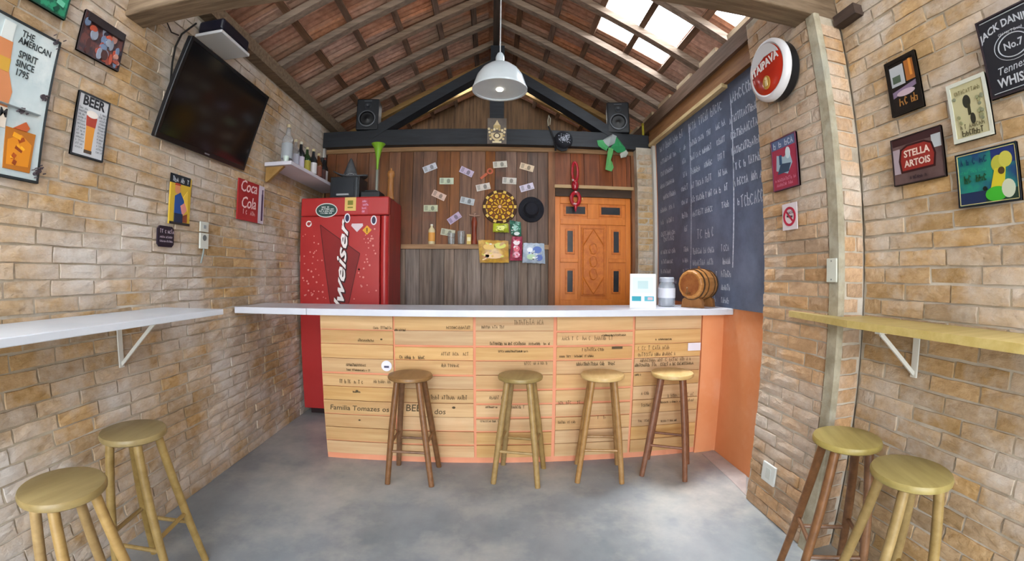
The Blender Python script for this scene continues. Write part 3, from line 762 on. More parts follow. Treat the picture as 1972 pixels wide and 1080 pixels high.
# ---- television
tv = thing('television', 'large black flat television tilted down from the brick wall', 'television')
u_, v_, n_ = Vector((-.052, .998, .035)), Vector((.284, -.019, .959)), Vector((.957, .06, -.283))
tv.matrix_basis = Matrix.Translation((-1.668, 2.206, 2.274)) @ Matrix((u_, v_, n_)).transposed().to_4x4()
MB().rect(0, 0, .93, .553, -.035, -.001).build('housing', flat('#15161a', .4), tv, bevel=.006)
MB().rect(0, .004, .895, .505, -.001, .0012).build('screen', mat('tv_screen', '#08080a', '#0b0b0e', rough=.12, scale=(2, 2, 2), spec=.6), tv)
MB().ring(0, 0, .1, .102, 0, .001, 4)
bz = MB()
for a in ((-.465, -.2765, .465, -.25), (-.465, .258, .465, .2765), (-.465, -.25, -.449, .258), (.449, -.25, .465, .258)): bz.box((a[0], a[1], -.002), (a[2], a[3], .004))
bz.build('bezel', flat('#101114', .3), tv)
MB().rect(.0, -.263, .05, .008, .004, .005).build('maker_badge', flat('#8b8d92'), tv)
MB().box((-.15, .08, -.068), (.15, .14, -.035)).build('wall_mount', flat('#1c1c1e'), tv)
cb = thing('tv_cable', 'thin black cable hanging beside the television', 'cable')
MB().tube([onx(*q, XL + .018) for q in ((378, 45), (350, 66), (338, 90), (332, 120), (328, 165))], .006, 6).build('cord', flat('#1c1a18'), cb, smooth=True)
MB().tube([onx(*q, XL + .016) for q in ((322, 44), (330, 62), (344, 68))], .004, 6).build('loose_end', flat('#2a1d18'), cb, smooth=True)

# ---- bracket shelf with the projector above the television
ps = thing('corner_shelf', 'small white shelf above the television', 'shelf', (XL, 2.15, 2.69))
MB().box((.002, -.16, 0), (.195, .16, .02)).build('board', flat('#d3d5d8', .4), ps, bevel=.003)
MB().box((.002, -.012, -.1), (.014, .012, 0)).build('bracket', flat('#c3c5c8'), ps)
pj = thing('projector', 'black projector with a glinting lens on the small white shelf', 'projector', (XL + .01, 2.15, 2.71))
MB().box((.0, -.155, .008), (.18, .15, .085)).build('case', flat('#141422', .3), pj, bevel=.015)
ln = MB().lathe([(.036, 0), (.036, .03), (.028, .032), (.026, .02), (0, .022)], 18, ax='y').build('lens_barrel', flat('#1b1b2c', .25), pj, (.12, .15, .047), smooth=True)
MB().lathe([(.024, 0), (.018, .008), (0, .011)], 16, ax='y').build('lens', mat('lens_glass', '#8e92c8', rough=.05, spec=.9), ln, (0, .021, 0), smooth=True)
for y in (-.12, .12): MB().box((.02, y - .01, 0), (.16, y + .01, .008)).build('foot', flat('#0e0e12'), pj)

# ---- bottle shelf on the left wall
zb_ = 2.13
bsx = thing('bottle_shelf', 'white floating shelf holding a row of liquor bottles', 'shelf', (XL, 0, zb_))
MB().box((.002, 2.965, 0), (.235, 4.13, .03)).build('board', mat('white_shelf2', '#cfcdd6', '#c2c0cb', rough=.5, scale=(4, 4, 4)), bsx, bevel=.003)
MB().prism([(.004, -.12), (.02, -.12), (.16, -.002), (.004, -.002)], 2.99, 3.02).build('bracket', mat('bracket_wood', '#a07c47', '#84632f', rough=.7, scale=(8, 8, 8)), bsx)
bsx.children[-1].matrix_basis = Matrix(((1, 0, 0, 0), (0, 0, 1, 0), (0, 1, 0, 0), (0, 0, 0, 1)))
def bottle(label, x, y, z, h, r, glass, cap, lab, group='bottles on the white shelf', name='liquor_bottle', neck=.34):
    t = thing(name, label, 'bottle', (x, y, z), group=group)
    k = 1 - neck
    MB().lathe([(r * .9, 0), (r, .008), (r, h * k * .92), (r * .9, h * k), (r * .42, h * (k + .10)), (r * .33, h * .93), (r * .36, h * .95), (0, h * .95)], 16).build('glass_body', glass, t, smooth=True)
    MB().lathe([(r * .42, h * .92), (r * .42, h), (0, h)], 12).build('cap', cap, t, smooth=True)
    MB().lathe([(r * 1.02, h * .14), (r * 1.02, h * k * .78)], 16).build('paper_label', lab, t, smooth=True)
    return t
gc, gd, gg, ga = glassy('clear_glass', '#aeb0b4', .45), flat('#23262a', .1), glassy('green_glass', '#2c4a26', .9), glassy('amber_glass', '#5d3418', .9)
xs = XL + .12
B_ = [('tall clear bottle with a pale cork at the near shelf end', 3.08, .33, .046, gc, '#b9ab8c', '#9aa0a6'),
      ('clear bottle with a silver blue label', 3.28, .27, .038, gc, '#c8bfa0', '#b4b7c8'), ('bottle with a lilac label and white cap', 3.38, .28, .037, gd, '#c9c4b2', '#c4bccf'),
      ('bottle with a yellow green label', 3.48, .26, .036, gg, '#d0c59d', '#a59a3c'), ('dark bottle with a white label', 3.58, .27, .038, gd, '#cbbd94', '#d8d6da'),
      ('amber bottle with a red brown label', 3.69, .26, .037, ga, '#bfae84', '#7c4636'), ('squat black bottle with a black cap', 3.80, .25, .042, gd, '#26262a', '#4b2c2c'),
      ('dark bottle with a small white label', 3.91, .28, .037, gd, '#5d2b2b', '#d9d9dc')]
for lb, y, h, r, g, c, l in B_: bottle(lb, xs + .02 * math.sin(y * 9), y, zb_ + .031, h, r, g, flat(c), flat(l))
gl = thing('shot_glass', 'small greenish shot glass at the shelf end', 'glass', (XL + .17, 3.0, zb_ + .031))
MB().lathe([(.018, 0), (.024, .045), (.022, .045), (.016, .006), (0, .006)], 14).build('glass_wall', glassy('shot_glass', '#cfe0d6', .6), gl, smooth=True)
struct(MB().box((XL + .0, YB - .1, 2.22), (XL + .02, YB - .06, 2.75)).build('trim_12', flat('#b4b6b4', .4)), 'light metal conduit in the back left corner', 'trim')

# ================================================================ SIGNS AND SMALL THINGS
rs_ = random.Random(11)
class Sign:
    def __init__(s, name, label, cat, side, plane, a, z, base, frame=None, fw=.008, th=.010, group=None, off=.004):
        s.side, s.plane = side, plane
        s.w, s.h = abs(a[1] - a[0]), abs(z[1] - z[0]); s.ca, s.cz = sum(a) / 2, sum(z) / 2; s.off = off; s.th = th
        loc = {'left': (plane + off, s.ca, s.cz), 'right': (plane - off, s.ca, s.cz), 'back': (s.ca, plane - off, s.cz)}[side]
        s.root = thing(name, label, cat, loc, ROT[side], group)
        bm = base if not isinstance(base, str) else flat(base, .4)
        MB().rect(0, 0, s.w, s.h, 0, th).build('panel', bm, s.root)
        if frame:
            f = MB(); w2, h2 = s.w / 2, s.h / 2
            for x0, y0, x1, y1 in ((-w2, -h2, w2, -h2 + fw), (-w2, h2 - fw, w2, h2), (-w2, -h2 + fw, -w2 + fw, h2 - fw), (w2 - fw, -h2 + fw, w2, h2 - fw)):
                f.box((x0, y0, 0), (x1, y1, th + .004))
            f.build('frame', flat(frame, .4), s.root)
        s.art = MB(); s.z = th
    def at(s, px, py):
        if s.side == 'back': p = ony(px, py, s.plane - s.off - s.th); return p.x - s.ca, p.z - s.cz
        p = onx(px, py, s.plane + (s.off + s.th) * (1 if s.side == 'left' else -1))
        return (p.y - s.ca if s.side == 'left' else s.ca - p.y), p.z - s.cz
    def up(s): s.z += .0004; return s.z
    def poly(s, pts, c): z = s.up(); s.art.prism(pts, s.th - .001, z, flat(c, .45))
    def R(s, cx, cy, w_, h_, c, ang=0): z = s.up(); s.art.rect(cx, cy, w_, h_, s.th - .001, z, ang, flat(c, .45))
    def O(s, cx, cy, r, c, ry=None): z = s.up(); s.art.disc(cx, cy, r, s.th - .001, z, 20, flat(c, .45), ry)
    def T(s, body, size, c, x, y, ang=0, **k):
        o = text(body, size, flat(c, .5), s.root, x, y, s.up() + .0003, ang, **k); return o
    def scrib(s, x, y, w_, h_, c, st=None, slope=0): scribble(s.art, x, y, w_, h_, s.up() + .0002, st or h_ * .16, flat(c, .5), rs_, slope)
    def done(s, kind='stuff'):
        if s.art.v: s.art.build('printed_art', None, s.root, kind=kind)
        return s.root
PL = XL + .004
# --- left wall
s = Sign('tin_sign', 'big pale metal sign with a whisky glass and black lettering', 'sign', 'left', PL, (.62, 1.147), (1.645, 2.228), mat('aged_tin', '#c3d0d2', '#aebfc3', rough=.35, scale=(5, 5, 5), c3='#d7dedd', s3=5), '#20262a', .009)
for t, py, px, sz in (('THE', 70, 55, .036), ('AMERICAN', 92, 68, .036), ('SPIRIT', 112, 54, .038), ('SINCE', 128, 48, .036), ('1795', 143, 42, .036)):
    x, y = s.at(px, py); s.T(t, sz, '#2b3336', x, y, 0, bold=.0007, sx=.86)
x0, y0 = s.at(14, 150)
s.poly([(x0 - .13, -.05), (x0 + .02, -.05), (x0 + .03, .02), (x0 - .0, .09), (x0 - .01, .2), (x0 - .07, .2), (x0 - .08, .09), (x0 - .14, .02)], '#c98152')
s.R(x0 - .04, .235, .05, .07, '#cfd6d4'); s.R(x0 - .04, .11, .075, .05, '#c79a36'); s.R(x0 - .06, -.08, .17, .075, '#d9cfc0'); s.T('BEAM', .045, '#23262a', x0 - .03, -.065, .0, bold=.001); s.O(x0 - .03, -.13, .03, '#7c2540')
gx, gy = s.at(36, 290); gw, gh = .125, .13
s.poly([(gx - .06, gy - .075), (gx + .055, gy - .075), (gx + .062, gy + .075), (gx - .068, gy + .075)], '#b06a16')
s.poly([(gx - .05, gy - .06), (gx + .045, gy - .055), (gx + .05, gy + .03), (gx, gy + .06), (gx - .055, gy + .03)], '#d98a14')
for k in range(9): s.R(gx + rs_.uniform(-.04, .04), gy + rs_.uniform(-.055, .05), rs_.uniform(.015, .035), rs_.uniform(.008, .02), rs_.choice(('#f0b52a', '#8e3e0d', '#e8a21c', '#a84e10')), rs_.uniform(-.6, .6))
s.poly([(gx - .04, gy + .075), (gx + .01, gy + .11), (gx + .03, gy + .09), (gx + .02, gy + .075)], '#b9582a')
for px, py, r in ((82, 187, .012), (40, 213, .012), (72, 330, .01), (105, 84, .008), (66, 335, .008)):
    x, y = s.at(px, py); s.O(x, y, r, '#3a3138', r * .8)
    for k in range(5): s.O(x + rs_.gauss(0, .016), y + rs_.gauss(0, .016), r * .25, '#55494f')
s.R(.0, gy + .15, .45, .002, '#8e989b'); s.done()
s = Sign('tin_sign', 'green printed sign cut by the top above the big pale sign', 'sign', 'left', PL, (.74, 1.137), (2.326, 2.60), mat('green_print', '#2f8f6a', '#1c5a48', rough=.4, scale=(28, 28, 28), lo=.45, hi=.55), '#1f4a3c', .006)
for k in range(26): s.R(rs_.uniform(-.18, .18), rs_.uniform(-.12, .1), rs_.uniform(.015, .04), rs_.uniform(.01, .025), rs_.choice(('#6cc0a0', '#17493b', '#b7d9cb', '#2a7f9a')), rs_.uniform(-1, 1))
s.done()
s = Sign('picture_sign', 'small dark reddish picture of a crowded scene on the brick wall', 'picture', 'left', PL, (1.226, 1.478), (2.236, 2.428), mat('red_scene', '#6a3f3a', '#3c2b31', rough=.4, scale=(24, 24, 24), lo=.42, hi=.58), '#3b3034', .006)
for k in range(34): s.O(rs_.uniform(-.11, .11), rs_.uniform(-.08, .05), rs_.uniform(.008, .02), rs_.choice(('#9c4b3c', '#c08a7c', '#2e2a3a', '#6c7f9c', '#b4533c', '#4b2d2c', '#8c95a5')), rs_.uniform(.008, .028))
s.R(0, .07, .22, .035, '#2c2528'); s.done()
s = Sign('beer_sign', 'framed white sign headed BEER with a full beer glass', 'sign', 'left', PL, (1.285, 1.465), (1.796, 2.074), '#c3c6cb', '#22252b', .007)
s.T('BEER', .06, '#23252c', 0, .105, 0, bold=.002, sx=.95)
s.poly([(-.019, -.105), (.019, -.105), (.026, .04), (-.026, .04)], '#d78f35'); s.poly([(-.026, .0), (.026, .0), (.03, .045), (-.03, .045)], '#a83d2c'); s.O(0, .055, .032, '#e6ded6', .016); s.R(0, -.112, .042, .014, '#4a3a30')
for k in range(13):
    y = .065 - k * .0145
    s.scrib(-.078, y, .042, .009, '#3b3f4a'); s.scrib(.036, y, .042, .009, '#3b3f4a')
s.done()
s = Sign('poster_sign', 'tall narrow yellow poster with a figure in blue', 'poster', 'left', PL, (1.945, 2.118), (1.573, 1.846), '#cfae3a', None)
s.R(-.01, .115, .175, .05, '#1f2630'); s.scrib(-.075, .10, .13, .026, '#c8d2d8', .005)
s.poly([(-.05, -.11), (.02, -.11), (.03, .0), (-.005, .045), (-.05, .02)], '#244f96'); s.O(-.03, .06, .022, '#cf8a62', .027); s.poly([(-.055, .08), (-.005, .08), (-.01, .092), (-.05, .092)], '#b4452f')
s.poly([(.0, -.03), (.05, .0), (.055, -.05), (.02, -.085)], '#d78f86'); s.poly([(.01, -.09), (.06, -.07), (.06, -.12), (.01, -.12)], '#8c4a34'); s.poly([(.02, .02), (.055, .06), (.065, -.06), (.04, -.02)], '#e6c24a'); s.R(0, -.13, .17, .014, '#2e2a2a'); s.R(-.015, -.1, .07, .05, '#22304c'); s.done()
t = thing('door_plate', 'small dark rounded plaque with pale lines of text', 'plaque', (PL + .003, 1.927, 1.50), ROT['left'])
w2, h2, c_ = .064, .056, .016
MB().prism([(-w2 + c_, -h2), (w2 - c_, -h2), (w2, -h2 + c_), (w2, h2 - c_), (w2 - c_, h2), (-w2 + c_, h2), (-w2, h2 - c_), (-w2, -h2 + c_)], 0, .01).build('panel', flat('#2a2230', .4), t)
mb = MB()
for y, h in ((.018, .02), (-.008, .01), (-.03, .01)): scribble(mb, -.048, y, .1, h, .0105, h * .18, None, rs_)
mb.build('printed_text', flat('#c3b8c6'), t, kind='stuff')
s = Sign('soda_sign', 'red metal soda sign with white script on the brick wall', 'sign', 'left', PL, (2.615, 2.965), (1.677, 1.962), '#a3282b', None)
s.R(.135, 0, .08, .285, '#c9c0cc'); s.R(.15, -.02, .026, .2, '#4d3a5c'); s.R(.15, .09, .016, .05, '#5a4866')
s.T('Coca\nCola', .115, '#e3c3c3', -.045, .04, .05, bold=.001, shear=.25, sx=.95, space=.95); s.R(-.05, .105, .05, .014, '#c9522e'); s.scrib(-.11, -.098, .14, .03, '#ddb6b4', .006); s.done()
t = thing('wall_switch', 'white switch and socket plates with a dangling wire', 'switch', (PL + .003, 2.265, 1.54), ROT['left'])
MB().rect(0, .045, .082, .062, 0, .01).build('switch_plate', flat('#c9ccc4', .4), t, bevel=.003)
MB().rect(.0, .045, .022, .02, .01, .014).build('rocker', flat('#8d9294'), t)
sp = MB().rect(0, -.04, .082, .095, 0, .012).build('socket_plate', flat('#d0d4cc', .4), t, bevel=.003)
MB().disc(0, -.022, .018, .012, .014, 18).build('socket', flat('#6d7476'), sp)
MB().tube([(0, -.085, .008), (-.004, -.12, .006), (-.015, -.15, .006), (-.02, -.175, .004)], .005, 6).build('wire', flat('#8b9694'), t, smooth=True)
# --- right wall
PR = XR - .004
s = Sign('framed_sign', 'black framed bar sign with a white and orange picture', 'sign', 'right', PR, (1.228, 1.068), (1.952, 2.188), '#1c1614', '#17120f', .016)
s.R(-.025, .045, .07, .085, '#aeb2b8'); s.R(.042, .05, .05, .085, '#a1622c'); s.R(.045, .06, .012, .07, '#d18a3c'); s.R(-.03, .03, .04, .03, '#4a5a4a'); s.poly([(-.06, -.02), (.06, .0), (.06, -.02), (-.06, -.045)], '#7c6a84'); s.O(.005, -.035, .045, '#b8a2ae', .013); s.scrib(-.055, -.085, .11, .032, '#9c6a34', .006); s.done()
s = Sign('pale_sign', 'cream sign in a pale frame with dark bottle shapes', 'sign', 'right', PR, (.962, .803), (1.772, 1.990), '#b6b08a', '#c6c8bc', .014)
s.O(-.008, .03, .016, '#2a2a20', .024); s.R(-.002, .0, .012, .04, '#33321f'); s.O(.008, -.035, .01, '#2d2b20', .02); s.scrib(-.05, .06, .1, .016, '#7a7450'); s.scrib(-.045, -.065, .09, .016, '#5c5638'); s.scrib(-.04, -.09, .085, .02, '#4a452c', .004)
for k in range(14): s.O(rs_.choice((-1, 1)) * rs_.uniform(.035, .055), rs_.uniform(-.06, .06), .006, rs_.choice(('#8a8a66', '#7d8068')))
s.done()
s = Sign('whiskey_sign', 'large black metal sign with white whiskey lettering', 'sign', 'right', PR, (.795, .565), (1.885, 2.165), '#191a22', '#2b2026', .006)
W_ = '#b4b8c0'
s.T("JACK DANIEL'S", .036, W_, 0, .098, 0, bold=.0008, arch=2.2, sx=.92); s.T('Old No. 7 Brand', .013, W_, 0, .062); s.art.ring(0, .015, .052, .056, s.th, s.th + .002, 30, flat(W_), .72); s.art.ring(0, .015, .068, .070, s.th, s.th + .002, 30, flat(W_), .72)
s.T('No.7', .034, W_, 0, .015, 0, bold=.0006); s.T('Tennessee', .036, W_, 0, -.055, .06, shear=.3); s.T('WHISKEY', .042, W_, 0, -.098, 0, bold=.001, sx=.9); s.R(0, -.126, .2, .002, W_); s.R(0, .128, .2, .002, W_)
s.done()
s = Sign('beer_label_sign', 'dark red metal beer sign with a rounded red label', 'sign', 'right', PR, (1.254, 1.010), (1.668, 1.860), mat('dim_red_print', '#6b5553', '#54403f', rough=.4, scale=(9, 9, 9)), '#2a1f20', .004)
s.R(0, .078, .23, .03, '#3a2022'); s.R(.095, .045, .045, .05, '#aeb4b8'); s.R(-.098, .0, .035, .1, '#a3949c')
s.poly([(-.082, -.05), (.08, -.05), (.088, .0), (.075, .045), (.04, .06), (-.045, .06), (-.078, .045), (-.09, .0)], '#341214'); s.poly([(-.074, -.042), (.072, -.042), (.08, .0), (.068, .04), (.04, .052), (-.04, .052), (-.07, .04), (-.08, .0)], '#8b2a22')
s.T('STELLA', .038, '#d9c1b4', 0, .022, .0, bold=.001); s.T('ARTOIS', .036, '#d9c1b4', 0, -.018, .0, bold=.001); s.scrib(-.04, -.08, .08, .014, '#3a2a30', .004); s.done()
s = Sign('green_sign', 'framed green and blue sign with a yellow figure', 'sign', 'right', PR, (.966, .732), (1.545, 1.732), mat('teal_print', '#1f7f6a', '#1b3f6c', rough=.4, scale=(7, 7, 7), lo=.4, hi=.6), '#111c28', .004)
s.R(.065, .06, .09, .055, '#1b2c66'); s.R(-.06, -.065, .1, .04, '#1c2a4c'); s.R(.05, -.07, .12, .04, '#143326')
s.O(.045, .035, .026, '#a8a83c', .028); s.O(.072, .045, .024, '#b8b24a', .026); s.poly([(.01, -.045), (.06, -.045), (.07, .02), (.03, .02)], '#c3b52a'); s.O(.03, -.062, .04, '#3aa52a', .024); s.O(.075, -.05, .024, '#b8bfa8', .03); s.O(.055, .01, .012, '#4a3a18'); s.O(-.01, -.04, .008, '#0f1a14')
s.scrib(-.095, .05, .09, .02, '#123c58', .005); s.scrib(-.085, -.012, .08, .024, '#1b4a2c', .006); s.scrib(-.1, .02, .1, .01, '#2a9a78')
fb = MB(); w2, h2 = s.w / 2 - .006, s.h / 2 - .006
for x0, y0, x1, y1 in ((-w2, -h2, w2, -h2 + .0025), (-w2, h2 - .0025, w2, h2), (-w2, -h2, -w2 + .0025, h2), (w2 - .0025, -h2, w2, h2)): fb.box((x0, y0, s.th), (x1, y1, s.th + .003))
fb.build('gold_line', flat('#b9ae7a'), s.root); s.done()
# --- pier
PPL = XP - .004
s = Sign('red_sign', 'narrow red tin sign with a blue and white picture on the pier', 'sign', 'right', PPL, (1.882, 1.678), (1.738, 2.006), '#a3314a', '#6a3a50', .005)
s.R(-.005, .105, .19, .05, '#56688c'); s.scrib(-.08, .088, .15, .034, '#b9c4d6', .006); s.poly([(-.07, -.03), (.02, -.06), (.06, -.01), (.04, .06), (.0, .03), (-.06, .05)], '#9cb2bf'); s.poly([(-.06, -.05), (.03, -.05), (.05, -.01), (-.03, .0)], '#33465c'); s.O(.03, .045, .018, '#c3d2d8', .03); s.R(-.03, .02, .02, .05, '#2c4a6a'); s.scrib(-.08, -.09, .16, .016, '#d98aa2'); s.scrib(-.07, -.115, .14, .016, '#d98aa2'); s.done()
s = Sign('no_smoking_sign', 'small white no smoking sign on the pier', 'sign', 'right', PPL, (1.828, 1.714), (1.532, 1.664), '#d9cfd4', None, th=.004)
s.R(.0, -.0, .045, .010, '#4a4048', -.12); s.art.ring(0, 0, .036, .048, s.th, s.th + .0025, 30, flat('#b32a44')); s.R(0, 0, .08, .011, '#b32a44', -.8); s.scrib(-.012, .012, .04, .014, '#6a5f68', .003); s.done()
t = thing('wall_outlet', 'white outlet cover low on the brick pier', 'outlet', (PPL + .0, 1.82, .257), ROT['right'])
MB().rect(0, 0, .115, .108, 0, .012).build('cover_plate', flat('#d5d9d6', .4), t, bevel=.003)
MB().rect(0, 0, .04, .06, .012, .014).build('insert', flat('#c7ccc8', .4), t)
t = thing('blank_plate', 'blank pale plate on the concrete strip of the pier', 'outlet', (XP - .006, 1.485, 1.33), ROT['right'])
MB().rect(0, 0, .062, .104, 0, .008).build('cover_plate', flat('#cdd0c4', .4), t, bevel=.003)
for y in (-.04, .04): MB().disc(0, y, .004, .008, .009, 8).build('screw', flat('#8d908a'), t)
# oval lit sign
t = thing('oval_sign', 'round red and white beer sign box hanging on the pier', 'sign', (XP - .002, 1.745, 2.35), ROT['right'])
E = .166
MB().lathe([(.145, 0), (.158, .015), (.158, .07), (0, .07)], 40).build('back_shell', flat('#14161a', .4), t, smooth=True)
MB().lathe([(E - .012, .055), (E, .066), (E, .082), (E - .01, .095), (E - .024, .100), (E - .03, .096), (0, .096)], 48).build('rim', mat('white_sign_rim', '#d9d8dc', rough=.25), t, smooth=True)
MB().lathe([(E - .026, .094), (E - .05, .102), (E - .11, .106), (0, .108)], 48).build('red_face', mat('red_sign_face', '#b3271c', '#c2381f', rough=.2, scale=(6, 6, 6), coat=.4), t, smooth=True)
pts = [(.132 * math.cos(a), .132 * math.sin(a)) for a in [math.radians(20 + k * 160 / 16) for k in range(17)]]
sv = MB().prism(pts + [(-.075, .04), (.0, .066), (.075, .062)], .1065, .1095).build('white_swoosh', mat('white_sign_rim', '#d9d8dc'), t)
text('ITAIPAVA', .06, flat('#efe3e0'), t, 0, .022, .1105, .10, bold=.0016, sx=.95, depth=.002)
em = MB().disc(-.0, -.075, .03, .107, .110, 20, None, .036).build('emblem', flat('#c2923c'), t)
MB().rect(0, -.08, .02, .03, .110, .112).disc(0, -.055, .008, .110, .112, 10).build('emblem_print', flat('#e6d2a0'), em, kind='stuff')

# ---- chalkboard
CBX = XR2 - .002
m_board = mat('chalkboard_paint', '#5a647c', '#4a5368', rough=.5, scale=(3, 3, 3), c3='#717e98', s3=2.2, lo3=.45, hi3=.75)
m_chalk = mat('chalk', '#d3dae6', '#a3aec2', rough=.95, scale=(60, 60, 60), lo=.35, hi=.6)
Y0c, Y1c = P1 - .02, 3.955
cbd = thing('chalkboard', 'tall chalkboard menu with white chalk columns on the wall', 'chalkboard', (CBX, Y1c, 1.078), ROT['right'])
MB().box((0, 0, 0), (Y1c - Y0c, 1.575, .012)).build('board', m_board, cbd)
def cbl(px, py): p = onx(px, py, CBX - .012); return Y1c - p.y, p.z - 1.078
ck = MB()
for (a, b) in (((1327, 238), (1330, 520)), ((1407, 190), (1411, 515))): ck.ribbon([cbl(*a), cbl(*b)], .014, .0127)
ck.build('column_line', m_chalk, cbd, kind='stuff')
ck = MB()
x1, _ = cbl(1328, 400); x2, _ = cbl(1409, 400); x3 = Y1c - 2.04
def row(x, z, w_, h, st=.008, slope=0.0): scribble(ck, x, z, w_, h * .74, .0127, st * .8, None, rs_, slope, .5)
row(.08, 1.44, x1 - .16, .085, .010); row(x1 + .05, 1.43, x2 - x1 - .12, .10, .011); row(x2 + .04, 1.42, x3 - x2 - .1, .10, .012)
for k in range(7):
    z = 1.31 - k * .118
    row(.07, z, (x1 - .1) * rs_.uniform(.45, .68), .06); row(x1 - .15, z, .11, .06)
    if k < 6: row(x1 + .05, z - .01, (x2 - x1) * rs_.uniform(.48, .66), .062, .009); row(x2 - .16, z - .01, .12, .062, .009)
for k in range(5):
    z = 1.28 - k * .112; row(x2 + .04, z, (x3 - x2) * rs_.uniform(.6, .82), .072, .011)
row(x2 + .04, .70, .05, .06, .010); row(x2 + .12, .68, .24, .11, .010)
row(.14, .55, .22, .09, .009); row(x1 + .13, .52, .26, .10, .011)
for k in range(5):
    z = .43 - k * .092; row(.06, z, (x1 - .1) * rs_.uniform(.4, .6), .052); row(x1 - .14, z, .10, .052)
    row(x1 + .05, z - .03, (x2 - x1) * rs_.uniform(.45, .6), .06, .009); row(x2 - .15, z - .03, .11, .06, .009)
ck.build('chalk_writing', m_chalk, cbd, kind='stuff')

# ---- on the worktop
ZW = 1.0795
cs = thing('card_stand', 'white counter card stand with teal print', 'card stand', (1.0, 2.70, ZW), (0, 0, math.radians(-18)))
c0 = MB().box((-.088, -.003, 0), (.088, .003, .235)).build('card', flat('#e6e9ec', .35), cs, (0, .0, .004), (math.radians(-14), 0, 0))
MB().box((-.088, -.003, 0), (.088, .003, .235)).build('back_leaf', flat('#d3d6d8', .35), cs, (0, .118, .004), (math.radians(14), 0, 0))
MB().box((-.088, -.004, 0), (.088, .122, .004)).build('base', flat('#d9dcde', .35), cs)
pa = MB(); pa.box((-.07, -.0042, .1), (.07, -.003, .21), flat('#d5e6ea')); pa.disc(0, 0, .001, 0, .001, 6, flat('#9fc4c8'))
pa.box((-.035, -.0048, .13), (.035, -.004, .185), flat('#b5cfd2')); pa.box((-.075, -.0046, .045), (-.012, -.003, .078), flat('#2796a8')); pa.box((.01, -.0046, .045), (.075, -.003, .078), flat('#54a9bb')); pa.box((.032, -.005, .053), (.066, -.0045, .072), flat('#c9b3bb'))
pa.build('printed_art', None, c0, kind='stuff')
jr = thing('glass_jar', 'clear glass jar with a pale label beside the barrel', 'jar', (1.245, 2.87, ZW))
MB().lathe([(.056, 0), (.062, .008), (.062, .15), (.05, .172), (.05, .178), (.046, .178), (.046, .17), (.056, .148), (.056, .012), (0, .010)], 24).build('jar_wall', glassy('jar_glass', '#c3cbd6', .38), jr, smooth=True)
MB().lathe([(.0635, .062), (.0635, .132)], 24).build('paper_label', flat('#d6d8e2'), jr, smooth=True)
MB().lathe([(.054, .176), (.054, .204), (.048, .21), (0, .21)], 24).build('lid', flat('#aab0bd', .3), jr, smooth=True)
MB().lathe([(.01, .012), (.01, .16), (0, .16)], 10).build('straw_bundle', flat('#e4e6ea'), jr, smooth=True)
m_brl = mat('barrel_wood', '#bd8448', '#a06a33', rough=.4, scale=(3, 26, 26), lo=.3, hi=.7, coat=.2)
bl = thing('wooden_barrel', 'small varnished wooden barrel with dark hoops on a stand', 'barrel', (1.462, 2.79, ZW), (0, 0, math.radians(33)))
bl.scale = (.9, .9, .92)
prof_ = [(.098, -.145), (.108, -.135), (.118, -.09), (.124, 0), (.118, .09), (.108, .135), (.098, .145)]
n_st = 14; cz_ = .175
for k in range(n_st):
    a0, a1 = 2 * PI * k / n_st + .006, 2 * PI * (k + 1) / n_st - .006; vs = []
    for r, h in prof_:
        for rr in (r, r - .012):
            for a in (a0, a1): vs.append((h, rr * math.cos(a), rr * math.sin(a)))
    fs = []
    for i in range(len(prof_) - 1):
        b0, b1 = 4 * i, 4 * i + 4
        fs += [(b0, b0 + 1, b1 + 1, b1), (b0 + 2, b1 + 2, b1 + 3, b0 + 3), (b0, b1, b1 + 2, b0 + 2), (b0 + 1, b0 + 3, b1 + 3, b1 + 1)]
    e = 4 * (len(prof_) - 1); fs += [(0, 2, 3, 1), (e, e + 1, e + 3, e + 2)]
    MB().add(vs, fs).build('stave', m_brl, bl, (0, 0, cz_))
for sx in (-1, 1):
    MB().lathe([(.0, 0), (.094, 0), (.094, .012), (0, .012)], 24, ax='x').build('barrel_head', mat('barrel_head', '#9c5f30', '#85491f', rough=.5, scale=(3, 20, 20)), bl, (sx * .132 - .006, 0, cz_))
    MB().lathe([(.1185, -.007), (.1185, .007)], 28, ax='x').build('hoop', flat('#4b3420', .4), bl, (sx * .108, 0, cz_), smooth=True)
    MB().lathe([(.1245, -.005), (.1245, .005)], 28, ax='x').build('hoop', flat('#5c4024', .4), bl, (sx * .05, 0, cz_), smooth=True)
    MB().prism([(-.095, 0), (.095, 0), (.085, .06), (.06, .075), (-.06, .075), (-.085, .06)], -.018, .018).build('cradle', mat('stand_wood', '#9c6a3c', '#7f5128', rough=.5, scale=(20, 4, 20)), bl, (sx * .09, 0, 0), Matrix(((0, 0, 1), (1, 0, 0), (0, 1, 0))).to_euler())
MB().box((-.09, -.02, .012), (.09, .02, .035)).build('stand_rail', mat('stand_wood', '#9c6a3c'), bl)
tp = MB().lathe([(.009, 0), (.009, .05), (.006, .055), (0, .055)], 10, ax='x').build('tap', mat('tap_wood', '#7d5228', rough=.5), bl, (-.195, 0, .11), smooth=True)
MB().lathe([(.006, 0), (.005, .03), (.010, .034), (0, .045)], 10).build('tap_handle', mat('tap_wood', '#7d5228'), tp, (.015, 0, .005), smooth=True)
MB().lathe([(.012, 0), (.010, .02), (0, .02)], 10).build('bung', mat('tap_wood', '#7d5228'), bl, (0, 0, cz_ + .12), smooth=True)

